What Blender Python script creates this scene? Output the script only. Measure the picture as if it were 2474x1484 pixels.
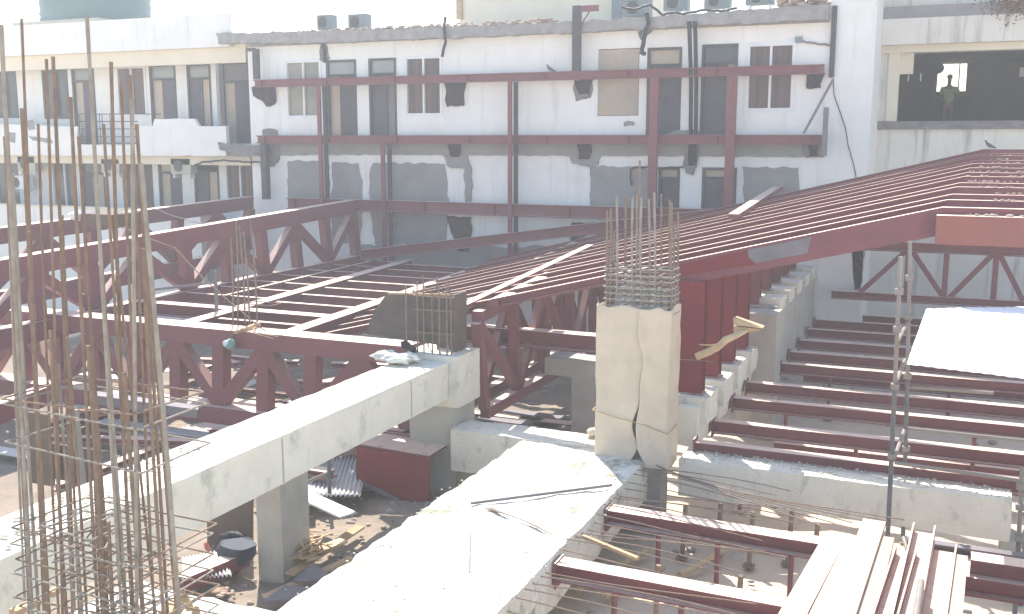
import bpy, bmesh, math, random
from mathutils import Vector, Matrix, noise
random.seed(7)
R = math.radians
S = bpy.context.scene
for o in list(bpy.data.objects): bpy.data.objects.remove(o)
# ------------------------------------------------------------------ camera
F = 2450.; CX = 1236.5; CY = 742.; PIT = math.atan(407/F); TH = R(23.4)
cam_d = bpy.data.cameras.new('camera'); cam = bpy.data.objects.new('camera', cam_d)
S.collection.objects.link(cam); S.camera = cam
cam.location = (0, 0, 0); cam.rotation_euler = (math.pi/2-PIT, 0, TH)
cam_d.sensor_width = 36; cam_d.lens = 36*F/2473.; cam_d.clip_end = 2000; cam_d.clip_start = .05
# ------------------------------------------------------------------ sky, sun, exposure
SUN_EL = R(52); SUN_AZ = R(-35)
w = bpy.data.worlds.new('World'); S.world = w; w.use_nodes = True
nt = w.node_tree; bg = nt.nodes['Background']
sky = nt.nodes.new('ShaderNodeTexSky'); sky.sky_type = 'NISHITA'; sky.sun_disc = False
sky.sun_elevation = SUN_EL; sky.sun_rotation = SUN_AZ; sky.dust_density = 1.2; sky.air_density = 1.2
nt.links.new(sky.outputs[0], bg.inputs[0]); bg.inputs[1].default_value = 0.15
sd = bpy.data.lights.new('sun', 'SUN'); sd.energy = 5.0; sd.angle = R(.5); sd.color = (1, .94, .83)
sun = bpy.data.objects.new('sun', sd); S.collection.objects.link(sun)
sdir = Vector((math.cos(SUN_EL)*math.sin(SUN_AZ), math.cos(SUN_EL)*math.cos(SUN_AZ), math.sin(SUN_EL)))
sun.rotation_euler = sdir.to_track_quat('Z', 'Y').to_euler()
S.view_settings.view_transform = 'Standard'; S.view_settings.look = 'None'
S.view_settings.exposure = 1.0; S.view_settings.gamma = 1
S.render.engine = 'CYCLES'
S.cycles.max_bounces = 8; S.cycles.volume_bounces = 1

# ------------------------------------------------------------------ pixel -> world helpers (photo measured at 2473 wide)
_fw = Vector((math.sin(-TH), math.cos(-TH), 0)); _rt = Vector((math.cos(TH), math.sin(TH), 0))
_c, _s = math.cos(PIT), math.sin(PIT)
_F = Vector((_fw.x*_c, _fw.y*_c, -_s)); _U = Vector((_fw.x*_s, _fw.y*_s, _c))
def ray(x, y): return _F + (x-CX)/F*_rt - (y-CY)/F*_U
def pz(x, y, z): r = ray(x, y); return r*(z/r.z)
def py(x, y, Y): r = ray(x, y); return r*(Y/r.y)
def px(x, y, X): r = ray(x, y); return r*(X/r.x)

# ------------------------------------------------------------------ materials
M = {}
def mat(name, col, rough=.7, col2=None, scale=3., amt=.5, bump=0., bscale=30., metal=0., sunlit_top=None, sunlit_top_amt=.8,
        stretch=(1, 1, 1), det=6, lo=.35, hi=.65, spec=.3, stain=None, stain_scale=(1.5, 1.5, .25), stain_lo=.5, stain_hi=.68):
    m = bpy.data.materials.new(name); m.use_nodes = True; n = m.node_tree.nodes; l = m.node_tree.links
    b = n['Principled BSDF']; b.inputs['Roughness'].default_value = rough; b.inputs['Metallic'].default_value = metal
    b.inputs['Specular IOR Level'].default_value = spec
    g = n.new('ShaderNodeNewGeometry'); mp = n.new('ShaderNodeMapping'); mp.inputs['Scale'].default_value = stretch
    l.new(g.outputs['Position'], mp.inputs['Vector'])
    def mixer(fac, a, bcol):
        mx = n.new('ShaderNodeMix'); mx.data_type = 'RGBA'
        l.new(fac, mx.inputs['Factor'])
        if isinstance(a, tuple): mx.inputs[6].default_value = (*a, 1)
        else: l.new(a, mx.inputs[6])
        mx.inputs[7].default_value = (*bcol, 1)
        return mx.outputs[2]
    def nz(sc, vec, lo_, hi_, top=1., detail=6):
        t = n.new('ShaderNodeTexNoise'); t.inputs['Scale'].default_value = sc; t.inputs['Detail'].default_value = detail
        t.inputs['Roughness'].default_value = .62
        l.new(vec, t.inputs['Vector'])
        r = n.new('ShaderNodeMapRange'); r.inputs[1].default_value = lo_; r.inputs[2].default_value = hi_; r.inputs[4].default_value = top
        l.new(t.outputs[0], r.inputs[0]); return r.outputs[0]
    c = col if isinstance(col, tuple) else col
    out = mixer(nz(scale, mp.outputs[0], lo, hi, amt, det), c, col2 or tuple(v*.6 for v in c))
    if stain:
        ms = n.new('ShaderNodeMapping'); ms.inputs['Scale'].default_value = stain_scale
        l.new(g.outputs['Position'], ms.inputs['Vector'])
        out = mixer(nz(2.2, ms.outputs[0], stain_lo, stain_hi, .8), out, stain)
    if sunlit_top:  # up-facing faces mixed to pale cream, sunlit tops painted into the colour
        sx = n.new('ShaderNodeSeparateXYZ'); l.new(g.outputs['Normal'], sx.inputs[0])
        r = n.new('ShaderNodeMapRange'); r.inputs[1].default_value = .45; r.inputs[2].default_value = .98; l.new(sx.outputs[2], r.inputs[0])
        mu = n.new('ShaderNodeMath'); mu.operation = 'MULTIPLY'; l.new(r.outputs[0], mu.inputs[0])
        l.new(nz(5., g.outputs['Position'], .15, .45, sunlit_top_amt), mu.inputs[1])
        out = mixer(mu.outputs[0], out, sunlit_top)
    l.new(out, b.inputs['Base Color'])
    if bump:
        t = n.new('ShaderNodeTexNoise'); t.inputs['Scale'].default_value = bscale; t.inputs['Detail'].default_value = 8
        l.new(g.outputs['Position'], t.inputs['Vector'])
        bp = n.new('ShaderNodeBump'); bp.inputs['Strength'].default_value = bump; bp.inputs['Distance'].default_value = .03
        l.new(t.outputs[0], bp.inputs['Height']); l.new(bp.outputs[0], b.inputs['Normal'])
    M[name] = m; return m
mat('maroon_steel', (.215, .068, .080), .5, (.155, .054, .066), 2.2, .7, .12, 40, sunlit_top=(.78, .60, .49), sunlit_top_amt=.95, stain=(.19, .075, .07), stain_scale=(2, 2, .5), stain_lo=.56, stain_hi=.75)
mat('primer_red', (.27, .095, .075), .6, (.21, .075, .065), 2.0, .8, .12, 40, sunlit_top=(.78, .60, .49), sunlit_top_amt=.9)
mat('bright_red_steel', (.21, .022, .028), .5, (.15, .02, .026), 1.5, .7, sunlit_top=(.5, .36, .3), sunlit_top_amt=.5)
mat('dull_steel', (.20, .18, .20), .55, (.13, .12, .14), 2, .7)
mat('dark_steel', (.035, .035, .05), .5, (.10, .08, .08), 4, .6, sunlit_top=(.3, .27, .24), sunlit_top_amt=.5)
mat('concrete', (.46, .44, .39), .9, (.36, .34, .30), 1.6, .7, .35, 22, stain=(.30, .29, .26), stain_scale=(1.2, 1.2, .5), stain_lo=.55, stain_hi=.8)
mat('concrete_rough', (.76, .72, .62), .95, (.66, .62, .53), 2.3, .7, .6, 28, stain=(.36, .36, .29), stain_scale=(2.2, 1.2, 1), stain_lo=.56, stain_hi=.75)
mat('burlap', (.68, .58, .45), .95, (.55, .47, .37), 2.2, .7, .4, 90, stain=(.30, .25, .19), stain_scale=(2, 2, .7), stain_lo=.62, stain_hi=.85)
mat('plaster_white', (.80, .80, .78), .9, (.70, .70, .67), 1.3, .6, .15, 14, stain=(.58, .56, .53), stain_scale=(1.6, 1.6, .18), stain_lo=.55, stain_hi=.80)
mat('plaster_cream', (.74, .68, .55), .9, (.64, .58, .47), 1.1, .6, .12, 14)
mat('plaster_stained', (.72, .70, .65), .9, (.62, .59, .52), 1.2, .7, .15, 14, stain=(.22, .22, .21), stain_scale=(1.6, 1.6, .12), stain_lo=.52, stain_hi=.70)
mat('cement_render', (.29, .285, .28), .95, (.23, .225, .225), 1.6, .8, .3, 20)
mat('cement_dark', (.15, .14, .145), .95, (.25, .235, .23), 3.5, .8, .6, 16, stretch=(1, 1, 2))
mat('broken_brick', (.30, .17, .12), .95, (.45, .40, .35), 6, .8, .9, 12)
mat('hole_dark', (.02, .015, .025), .95, (.05, .035, .04), 5, .8, .8, 10)
mat('dark_frame', (.05, .05, .065), .5, (.08, .08, .09), 3, .5)
mat('white_frame', (.75, .77, .78), .5, (.6, .62, .64), 3, .5)
mat('door_dark', (.085, .08, .10), .55, (.06, .055, .08), 3, .7)
mat('door_beige', (.52, .42, .33), .7, (.42, .34, .28), 2, .7)
mat('board_beige', (.46, .38, .28), .8, (.33, .29, .27), 1.0, .9)
mat('curtain_brown', (.17, .115, .10), .9, (.09, .075, .08), 2.0, .9, stretch=(5, 5, .15), det=2)
mat('curtain_pale', (.34, .32, .26), .8, (.20, .22, .19), .9, .9, stretch=(1.2, 1, 1))
mat('glass_grey', (.28, .31, .32), .15, (.20, .22, .24), 1, .6, spec=.6)
mat('glass_dark', (.03, .04, .05), .2, (.06, .07, .08), 1, .7, spec=.6)
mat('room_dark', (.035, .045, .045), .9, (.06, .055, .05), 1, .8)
mat('cable_black', (.012, .018, .028), .6)
mat('ac_cream', (.46, .45, .38), .6, (.38, .37, .31), 2, .6)
mat('ac_grey', (.20, .24, .26), .6, (.15, .18, .19), 2, .6)
mat('fan_dark', (.09, .09, .09), .6)
mat('tank_black', (.09, .16, .165), .5, (.11, .18, .18), 2, .5)
mat('rebar_rust', (.30, .22, .165), .85, (.19, .145, .12), 9, .8, .4, 120, metal=.1)
mat('rebar_cement', (.36, .34, .30), .9, (.22, .18, .15), 7, .7, .4, 120)
mat('plywood', (.15, .11, .085), .85, (.10, .08, .07), 2, .8, .2, 30)
mat('formwork_grey', (.085, .072, .065), .8, (.13, .10, .085), 3, .8, .2, 30)
mat('timber', (.50, .35, .21), .85, (.36, .25, .16), 4, .7, .3, 30, stretch=(1, 1, 3))
mat('bamboo', (.58, .44, .27), .7, (.42, .30, .18), 5, .7, .2, 30)
mat('tin_sheet', (.66, .66, .64), .5, (.50, .48, .45), 1.2, .6, metal=.1)
mat('tin_white', (.90, .90, .89), .8, (.86, .86, .85), 1.2, .4)
mat('scaf_blue', (.07, .11, .15), .5, (.20, .16, .13), 8, .7)
mat('scaf_grey', (.24, .24, .235), .6, (.24, .18, .14), 8, .7)
mat('sand', (.68, .56, .43), .95, (.58, .47, .36), .55, .9, .9, 7, stain=(.42, .34, .27), stain_scale=(.8, .8, .8), stain_lo=.58, stain_hi=.72)
mat('shade_soil', (.19, .155, .125), .95, (.32, .26, .21), 1.1, .8, .8, 9)  # ground colour darkened for the shade below the left steelwork
mat('rubble_mat', (.42, .38, .33), .95, (.28, .22, .19), 4, .8, .5, 20)
mat('rag_white', (.72, .72, .68), .9, (.60, .60, .56), 6, .6, .4, 30)
mat('lamp_green', (.20, .34, .31), .4)
mat('lamp_glass', (.70, .80, .78), .2, spec=.6)
mat('skin', (.20, .11, .075), .6)
mat('shirt_green', (.25, .36, .19), .9, (.20, .30, .16), 4, .6)
mat('hair', (.015, .012, .01), .7)
mat('shirt_pink', (.40, .22, .22), .9)
mat('pigeon_grey', (.11, .12, .14), .7, (.07, .07, .09), 12, .7)
mat('leaf', (.22, .11, .06), .8, (.10, .07, .04), 8, .8)
mat('plastic_pink', (.62, .20, .17), .6)
mat('tarp_navy', (.035, .045, .07), .7, (.05, .055, .075), 3, .6)
mat('slab_concrete', (.74, .72, .66), .95, (.52, .50, .42), 1.6, .8, .7, 28, stain=(.20, .20, .14), stain_scale=(1.0, .7, 1), stain_lo=.54, stain_hi=.66)
mat('board_pink', (.48, .385, .32), .85, (.40, .31, .26), 1.5, .7, .15, 30)
mat('roof_crust', (.34, .33, .32), .95, (.22, .21, .21), 3.5, .8, .6, 16)
mat('rope', (.55, .42, .24), .9)

# ------------------------------------------------------------------ mesh builder
class MB:
    def __init__(s): s.v = []; s.f = []; s.smooth = []
    def add(s, vs, fs, smooth=False):
        b = len(s.v); s.v += [tuple(v) for v in vs]; s.f += [tuple(i+b for i in f) for f in fs]; s.smooth += [smooth]*len(fs); return s
    def box(s, x0, x1, y0, y1, z0, z1):
        return s.add([(x0,y0,z0),(x1,y0,z0),(x1,y1,z0),(x0,y1,z0),(x0,y0,z1),(x1,y0,z1),(x1,y1,z1),(x0,y1,z1)],
                     [(0,3,2,1),(4,5,6,7),(0,1,5,4),(1,2,6,5),(2,3,7,6),(3,0,4,7)])
    def prof(s, p, q, pts, up=(0, 0, 1), smooth=False):     # extrude a 2-D section (side, up) from p to q
        p = Vector(p); q = Vector(q); d = (q-p).normalized(); up = Vector(up)
        side = d.cross(up)
        if side.length < 1e-4: side = d.cross(Vector((0, 1, 0)))
        side.normalize(); u = side.cross(d).normalized(); n = len(pts)
        vs = [e + side*a + u*b for e in (p, q) for a, b in pts]
        fs = [(i, (i+1) % n, n+(i+1) % n, n+i) for i in range(n)]
        s.add(vs, fs, smooth); s.add(vs, [tuple(range(n))[::-1], tuple(range(n, 2*n))]); return s
    def beam(s, p, q, wd, h, up=(0, 0, 1), top=True):        # p, q on the top centre line
        b0, b1 = (-h, 0) if top else (-h/2, h/2)
        return s.prof(p, q, [(-wd/2, b0), (wd/2, b0), (wd/2, b1), (-wd/2, b1)], up)
    def ibeam(s, p, q, wd, h, tf=.025, tw=.02, up=(0, 0, 1), top=True):
        o = 0 if top else h/2
        a, b = wd/2, tw/2
        return s.prof(p, q, [(-a,o-h),(a,o-h),(a,o-h+tf),(b,o-h+tf),(b,o-tf),(a,o-tf),(a,o),(-a,o),(-a,o-tf),(-b,o-tf),(-b,o-h+tf),(-a,o-h+tf)], up)
    def channel(s, p, q, wd, h, t=.018, up=(0, 0, 1)):        # upward open channel lying on its web
        a = wd/2
        return s.prof(p, q, [(-a,0),(a,0),(a,h),(a-t,h),(a-t,t),(-a+t,t),(-a+t,h),(-a,h)], up)
    def tube(s, p, q, r, n=8):
        return s.prof(p, q, [(r*math.cos(2*math.pi*i/n), r*math.sin(2*math.pi*i/n)) for i in range(n)], smooth=True)
    def path(s, pts, r, n=6, rs=None):
        pts = [Vector(p) for p in pts]; vs = []; fs = []; m = len(pts)
        for i, p in enumerate(pts):
            d = (pts[min(i+1, m-1)]-pts[max(i-1, 0)]).normalized()
            a = d.cross(Vector((.13, .31, .94))).normalized(); b = a.cross(d); rr = rs[i] if rs else r
            vs += [p + a*rr*math.cos(2*math.pi*k/n) + b*rr*math.sin(2*math.pi*k/n) for k in range(n)]
        for i in range(m-1):
            fs += [(i*n+k, i*n+(k+1) % n, (i+1)*n+(k+1) % n, (i+1)*n+k) for k in range(n)]
        s.add(vs, fs, True); s.add(vs, [tuple(range(n))[::-1], tuple(range((m-1)*n, m*n))]); return s
    def prism(s, poly, d):                                   # planar polygon (3-D points) thickened by vector d
        d = Vector(d); n = len(poly); vs = [Vector(p) for p in poly]+[Vector(p)+d for p in poly]
        return s.add(vs, [tuple(range(n)), tuple(range(2*n-1, n-1, -1))]+[(i, n+i, n+(i+1) % n, (i+1) % n) for i in range(n)])
    def blob(s, c, r, sq=(1, 1, 1), seed=0, sub=2, amp=.3):
        bm = bmesh.new(); bmesh.ops.create_icosphere(bm, subdivisions=sub, radius=1)
        vs = []
        for v in bm.verts:
            k = 1+amp*noise.noise(v.co*1.7+Vector((seed*3.1, seed, 0)))
            vs.append((c[0]+v.co.x*r*k*sq[0], c[1]+v.co.y*r*k*sq[1], c[2]+v.co.z*r*k*sq[2]))
        fs = [tuple(v.index for v in f.verts) for f in bm.faces]; bm.free()
        return s.add(vs, fs, True)
    def build(s, name, m, parent=None, bevel=0):
        me = bpy.data.meshes.new(name); me.from_pydata(s.v, [], s.f); me.update()
        bm = bmesh.new(); bm.from_mesh(me)
        if s.smooth and any(s.smooth):
            for i, f in enumerate(bm.faces): f.smooth = s.smooth[i]
        bmesh.ops.recalc_face_normals(bm, faces=bm.faces); bm.to_mesh(me); bm.free()
        me.materials.append(M[m] if isinstance(m, str) else m)
        o = bpy.data.objects.new(name, me); S.collection.objects.link(o)
        if parent:
            o.parent = parent
            o.matrix_parent_inverse = Matrix.Translation(-Vector(parent.location))
        if bevel:
            b = o.modifiers.new('bevel', 'BEVEL'); b.width = bevel; b.segments = 2; b.limit_method = 'ANGLE'
        return o
def tag(o, label, cat, group=None):
    o['label'] = label; o['category'] = cat
    if group: o['group'] = group
    return o
def thing(name, label, cat, loc, group=None):
    o = bpy.data.objects.new(name, None); o.location = loc; o.empty_display_size = .1; S.collection.objects.link(o)
    return tag(o, label, cat, group)
def struct(o, kind='structure'): o['kind'] = kind; return o
ORD = ['first', 'second', 'third', 'fourth', 'fifth', 'sixth', 'seventh', 'eighth', 'ninth', 'tenth', 'eleventh', 'twelfth', 'thirteenth', 'fourteenth', 'fifteenth', 'sixteenth', 'seventeenth', 'eighteenth', 'nineteenth', 'twentieth', 'twenty first', 'twenty second', 'twenty third', 'twenty fourth', 'twenty fifth', 'twenty sixth', 'twenty seventh']
def fr(x0, y0, x1, y1, Y):       # pixel rectangle -> (X0, X1, Z0, Z1) on plane Y
    ym = (y0+y1)/2; xm = (x0+x1)/2
    return py(x0, ym, Y).x, py(x1, ym, Y).x, py(xm, y1, Y).z, py(xm, y0, Y).z
def rough_poly(pts, Y, step=.25, amp=.04, seed=0):
    """outline on plane Y given by pixel points, edges made ragged"""
    w3 = [py(a, b, Y) for a, b in pts]; out = []
    for i, p in enumerate(w3):
        q = w3[(i+1) % len(w3)]; n = max(1, int((q-p).length/step))
        for k in range(n):
            r = p.lerp(q, k/n)
            out.append(Vector((r.x+amp*noise.noise(Vector((r.x*4, r.z*4, seed))), Y, r.z+amp*noise.noise(Vector((r.x*4+9, r.z*4, seed))))))
    return out
def ngon_patch(pts, Y, th=.015, amp=.05, seed=0, step=.15):
    mb = MB(); mb.prism(rough_poly(pts, Y, step, amp, seed), (0, -th, 0)); return mb
def wall_holes(x0, x1, z0, z1, Y, holes, depth=.22):
    xs = sorted({x0, x1, *[h[0] for h in holes], *[h[1] for h in holes]}); zs = sorted({z0, z1, *[h[2] for h in holes], *[h[3] for h in holes]})
    mb = MB()
    for i in range(len(xs)-1):
        for j in range(len(zs)-1):
            cx, cz = (xs[i]+xs[i+1])/2, (zs[j]+zs[j+1])/2
            if any(h[0] < cx < h[1] and h[2] < cz < h[3] for h in holes): continue
            mb.add([(xs[i],Y,zs[j]),(xs[i+1],Y,zs[j]),(xs[i+1],Y,zs[j+1]),(xs[i],Y,zs[j+1])], [(0,1,2,3)])
    for a, b, c, d in holes:
        D = Y+depth
        mb.add([(a,Y,c),(b,Y,c),(b,Y,d),(a,Y,d),(a,D,c),(b,D,c),(b,D,d),(a,D,d)], [(0,4,5,1),(1,5,6,2),(2,6,7,3),(3,7,4,0)])
    return mb
def rough_box(x0, x1, y0, y1, z0, z1, cell=.12, amp=.02, seed=0, topamp=None):
    """cast concrete block with slightly wavy faces and chipped edges"""
    bm = bmesh.new(); nx, ny, nz_ = [max(1, min(90, int(abs(b-a)/cell))) for a, b in ((x0, x1), (y0, y1), (z0, z1))]
    mb = MB(); cache = {}
    def V(i, j, k):
        key = (i, j, k)
        if key not in cache:
            p = Vector((x0+(x1-x0)*i/nx, y0+(y1-y0)*j/ny, z0+(z1-z0)*k/nz_))
            a = noise.noise_vector(p*2.3+Vector((seed, 0, 0)))*amp + noise.noise_vector(p*9+Vector((seed, 5, 0)))*amp*.5
            if topamp and k == nz_: a += Vector((0, 0, noise.noise(p*5)*topamp + abs(noise.noise(p*13))*topamp))
            edge = (i in (0, nx))+(j in (0, ny))+(k in (0, nz_))
            if edge >= 2: a += Vector(((x0+x1)/2-p.x, 0, (z0+z1)/2-p.z)).normalized()*max(0, noise.noise(p*6))*amp*2.2
            cache[key] = len(mb.v); mb.v.append(tuple(p+a))
        return cache[key]
    def quad(*q): mb.f.append(tuple(V(*t) for t in q)); mb.smooth.append(False)
    for i in range(nx):
        for j in range(ny):
            for k in (0, nz_): quad((i,j,k),(i+1,j,k),(i+1,j+1,k),(i,j+1,k))
    for i in range(nx):
        for k in range(nz_):
            for j in (0, ny): quad((i,j,k),(i+1,j,k),(i+1,j,k+1),(i,j,k+1))
    for j in range(ny):
        for k in range(nz_):
            for i in (0, nx): quad((i,j,k),(i,j+1,k),(i,j+1,k+1),(i,j,k+1))
    bm.free(); return mb

GZ = -6.1      # level of the site floor
# ------------------------------------------------------------------ ground
mb = MB(); n = 130
x0, x1, y0, y1 = -26., 6., 2., 34.
vs = []
for j in range(n+1):
    for i in range(n+1):
        x = x0+(x1-x0)*i/n; y = y0+(y1-y0)*j/n; p = Vector((x, y, 0)); e = min(1, min(i, j, n-i, n-j)/6)
        vs.append((x, y, GZ+e*(.10*noise.noise(p*.5)+.06*noise.noise(p*1.7)+.03*noise.noise(p*5))))
mb.add(vs, [(j*(n+1)+i, j*(n+1)+i+1, (j+1)*(n+1)+i+1, (j+1)*(n+1)+i) for j in range(n) for i in range(n)], True)
B = 600
mb.add([(-B,-B,GZ),(B,-B,GZ),(B,B,GZ),(-B,B,GZ),(x0,y0,GZ),(x1,y0,GZ),(x1,y1,GZ),(x0,y1,GZ)], [(0,1,5,4),(1,2,6,5),(2,3,7,6),(3,0,4,7)])
struct(mb.build('ground', 'sand'))
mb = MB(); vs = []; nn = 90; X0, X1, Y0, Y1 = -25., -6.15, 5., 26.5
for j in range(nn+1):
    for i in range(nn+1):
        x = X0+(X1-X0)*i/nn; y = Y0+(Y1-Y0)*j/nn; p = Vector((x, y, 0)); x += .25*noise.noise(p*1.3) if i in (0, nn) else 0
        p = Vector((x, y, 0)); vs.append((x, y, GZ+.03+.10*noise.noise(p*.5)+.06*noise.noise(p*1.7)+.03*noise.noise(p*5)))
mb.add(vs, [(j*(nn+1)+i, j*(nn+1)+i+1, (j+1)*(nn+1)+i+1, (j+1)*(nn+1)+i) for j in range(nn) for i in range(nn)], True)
struct(mb.build('shade_floor', 'shade_soil'))  # darker ground sheet, shade under the left bays painted into its colour

# ================================================================== BUILDING ACROSS THE SITE (centre block)
FY = 27.5
bld = thing('white_building', 'white plastered two storey block with grey cement patches behind the maroon steel frame', 'building', (-12, FY, GZ))
doors = []; wins = []
X_L = py(605, 300, FY).x; X_R = -3.15; ZT = 2.9
holes = []
def H(x0, y0, x1, y1, Y=FY):
    h = fr(x0, y0, x1, y1, Y); holes.append(h); return h
def add_window(parent, h, Y, pane='glass_grey', frame='white_frame', curtain=None, mull=.5, t=.05):
    a, b, c, d = h; f = MB(); y0, y1 = Y-.02, Y+.07
    f.box(a-.04, b+.04, y0, y1, d-t, d+.04); f.box(a-.04, b+.04, y0, y1, c-.04, c+t)
    f.box(a-.04, a+t, y0, y1, c+t, d-t); f.box(b-t, b+.04, y0, y1, c+t, d-t)
    m = a+(b-a)*mull; f.box(m-.03, m+.03, y0+.01, y1, c+t, d-t)
    o = f.build('window', frame, parent)
    MB().box(a+t, m-.03, Y+.075, Y+.09, c+t, d-t).build('pane', pane, o)
    MB().box(m+.03, b-t, Y+.085, Y+.10, c+t, d-t).build('pane', pane, o)
    return o
def curtain_mesh(a, b, c, d, Y):
    mb = MB(); n = 28; vs = []
    for i in range(n+1):
        x = a+(b-a)*i/n; y = Y+.035*math.sin(i*1.9)+.02*math.sin(i*4.1)
        vs += [(x, y, c), (x, y, d)]
    return mb.add(vs, [(2*i, 2*i+2, 2*i+3, 2*i+1) for i in range(n)], True)
def add_door(parent, h, Y, trans=.22, leaf='door_dark', side='door_beige', split=.4, left=True, pane='glass_grey', frame='dark_frame'):
    a, b, c, d = h; t = .07; zt = d-(d-c)*trans; f = MB(); y0, y1 = Y-.02, Y+.10
    f.box(a, a+t, y0, y1, c, d); f.box(b-t, b, y0, y1, c, d); f.box(a+t, b-t, y0, y1, d-t, d); f.box(a+t, b-t, y0, y1, zt-t/2, zt+t/2)
    o = f.build('door', frame, parent)
    MB().box(a+t, b-t, Y+.06, Y+.08, zt+t/2, d-t).build('transom', pane, o)
    m = a+t+(b-a-2*t)*split
    if left:
        MB().box(a+t, m, Y+.09, Y+.12, c, zt-t/2).build('side_panel', side, o); MB().box(m, b-t, Y+.04, Y+.08, c, zt-t/2).build('leaf', leaf, o)
    else:
        MB().box(a+t, m, Y+.04, Y+.08, c, zt-t/2).build('leaf', leaf, o); MB().box(m, b-t, Y+.09, Y+.12, c, zt-t/2).build('side_panel', side, o)
    return o
hA = H(692, 148, 775, 283); hDA = H(790, 145, 862, 331); hDB = H(892, 141, 958, 331); hB = H(980, 138, 1066, 278)
hC = H(1440, 118, 1543, 280); hDC = H(1562, 115, 1645, 329); hDD = H(1693, 107, 1780, 326); hD = H(1803, 105, 1918, 268)
hE = H(1588, 405, 1640, 620); hF = H(1693, 405, 1776, 620)
wall_holes(X_L, X_R, GZ, ZT, FY, holes).build('wall', 'plaster_white', bld)
add_window(bld, hA, FY, 'curtain_pale'); add_window(bld, hB, FY, 'curtain_brown'); add_window(bld, hD, FY, 'curtain_brown', t=.07)
add_door(bld, hDA, FY, .2, split=.4, left=True); add_door(bld, hDB, FY, .2, split=.64, left=False, side='dull_steel')
add_door(bld, hDC, FY, .2, pane='board_beige', split=.22, left=True, side='dull_steel'); add_door(bld, hDD, FY, .2, pane='glass_dark', split=.72, left=False)
add_door(bld, hE, FY, .12, pane='board_beige', split=.1, left=True, side='dull_steel'); add_door(bld, hF, FY, .12, pane='board_beige', split=.85, left=False)
a, b, c, d = hC
MB().box(a+.05, b-.02, FY+.02, FY+.05, c+.02, d-.02).build('window_board', 'board_beige', bld)
MB().box(a-.04, a+.05, FY-.02, FY+.06, c-.03, d+.02).build('window_frame', 'white_frame', bld)
mbb = MB(); mbb.box(X_L+.01, X_R-.01, FY+.24, FY+9, GZ, ZT-.02); mbb.build('rear_mass', 'cement_dark', bld)
# ragged roof slab edge
def ragged_band(pts_top, pts_bot, Y, th, seed, amp=.06, step=.12):
    mb = MB(); mb.prism(rough_poly(pts_top+pts_bot[::-1], Y, step, amp, seed), (0, -th, 0)); return mb
ragged_band([(540, 84), (780, 79), (1000, 72), (1330, 60), (1640, 40), (2004, 14)], [(545, 108), (780, 106), (1000, 98), (1330, 85), (1640, 68), (2002, 50)], FY+.02, .35, 1).build('roof_edge', 'roof_crust', bld)
mb = MB(); mb.box(X_L+.05, X_R-.05, FY+.03, FY+9, ZT, ZT+.3); mb.build('roof', 'concrete', bld)
mb = MB()
for k in range(420):
    x = random.uniform(X_L, -10.5); mb.blob((x, FY+random.uniform(-.25, .5), ZT+.36+random.uniform(-.02, .05)), random.uniform(.02, .08), (1.4, 1, .7), k, 1, .6)
for k in range(60):
    x = random.uniform(-4.4, -3.2); mb.blob((x, FY+random.uniform(-.2, .5), ZT+.40+random.uniform(0, .25)), random.uniform(.05, .14), (1.3, 1, .8), k, 1, .6)
o = mb.build('brick_rubble', 'broken_brick'); struct(tag(o, 'loose broken brick and rubble along the roof edge of the white block', 'rubble'), 'stuff')
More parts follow.
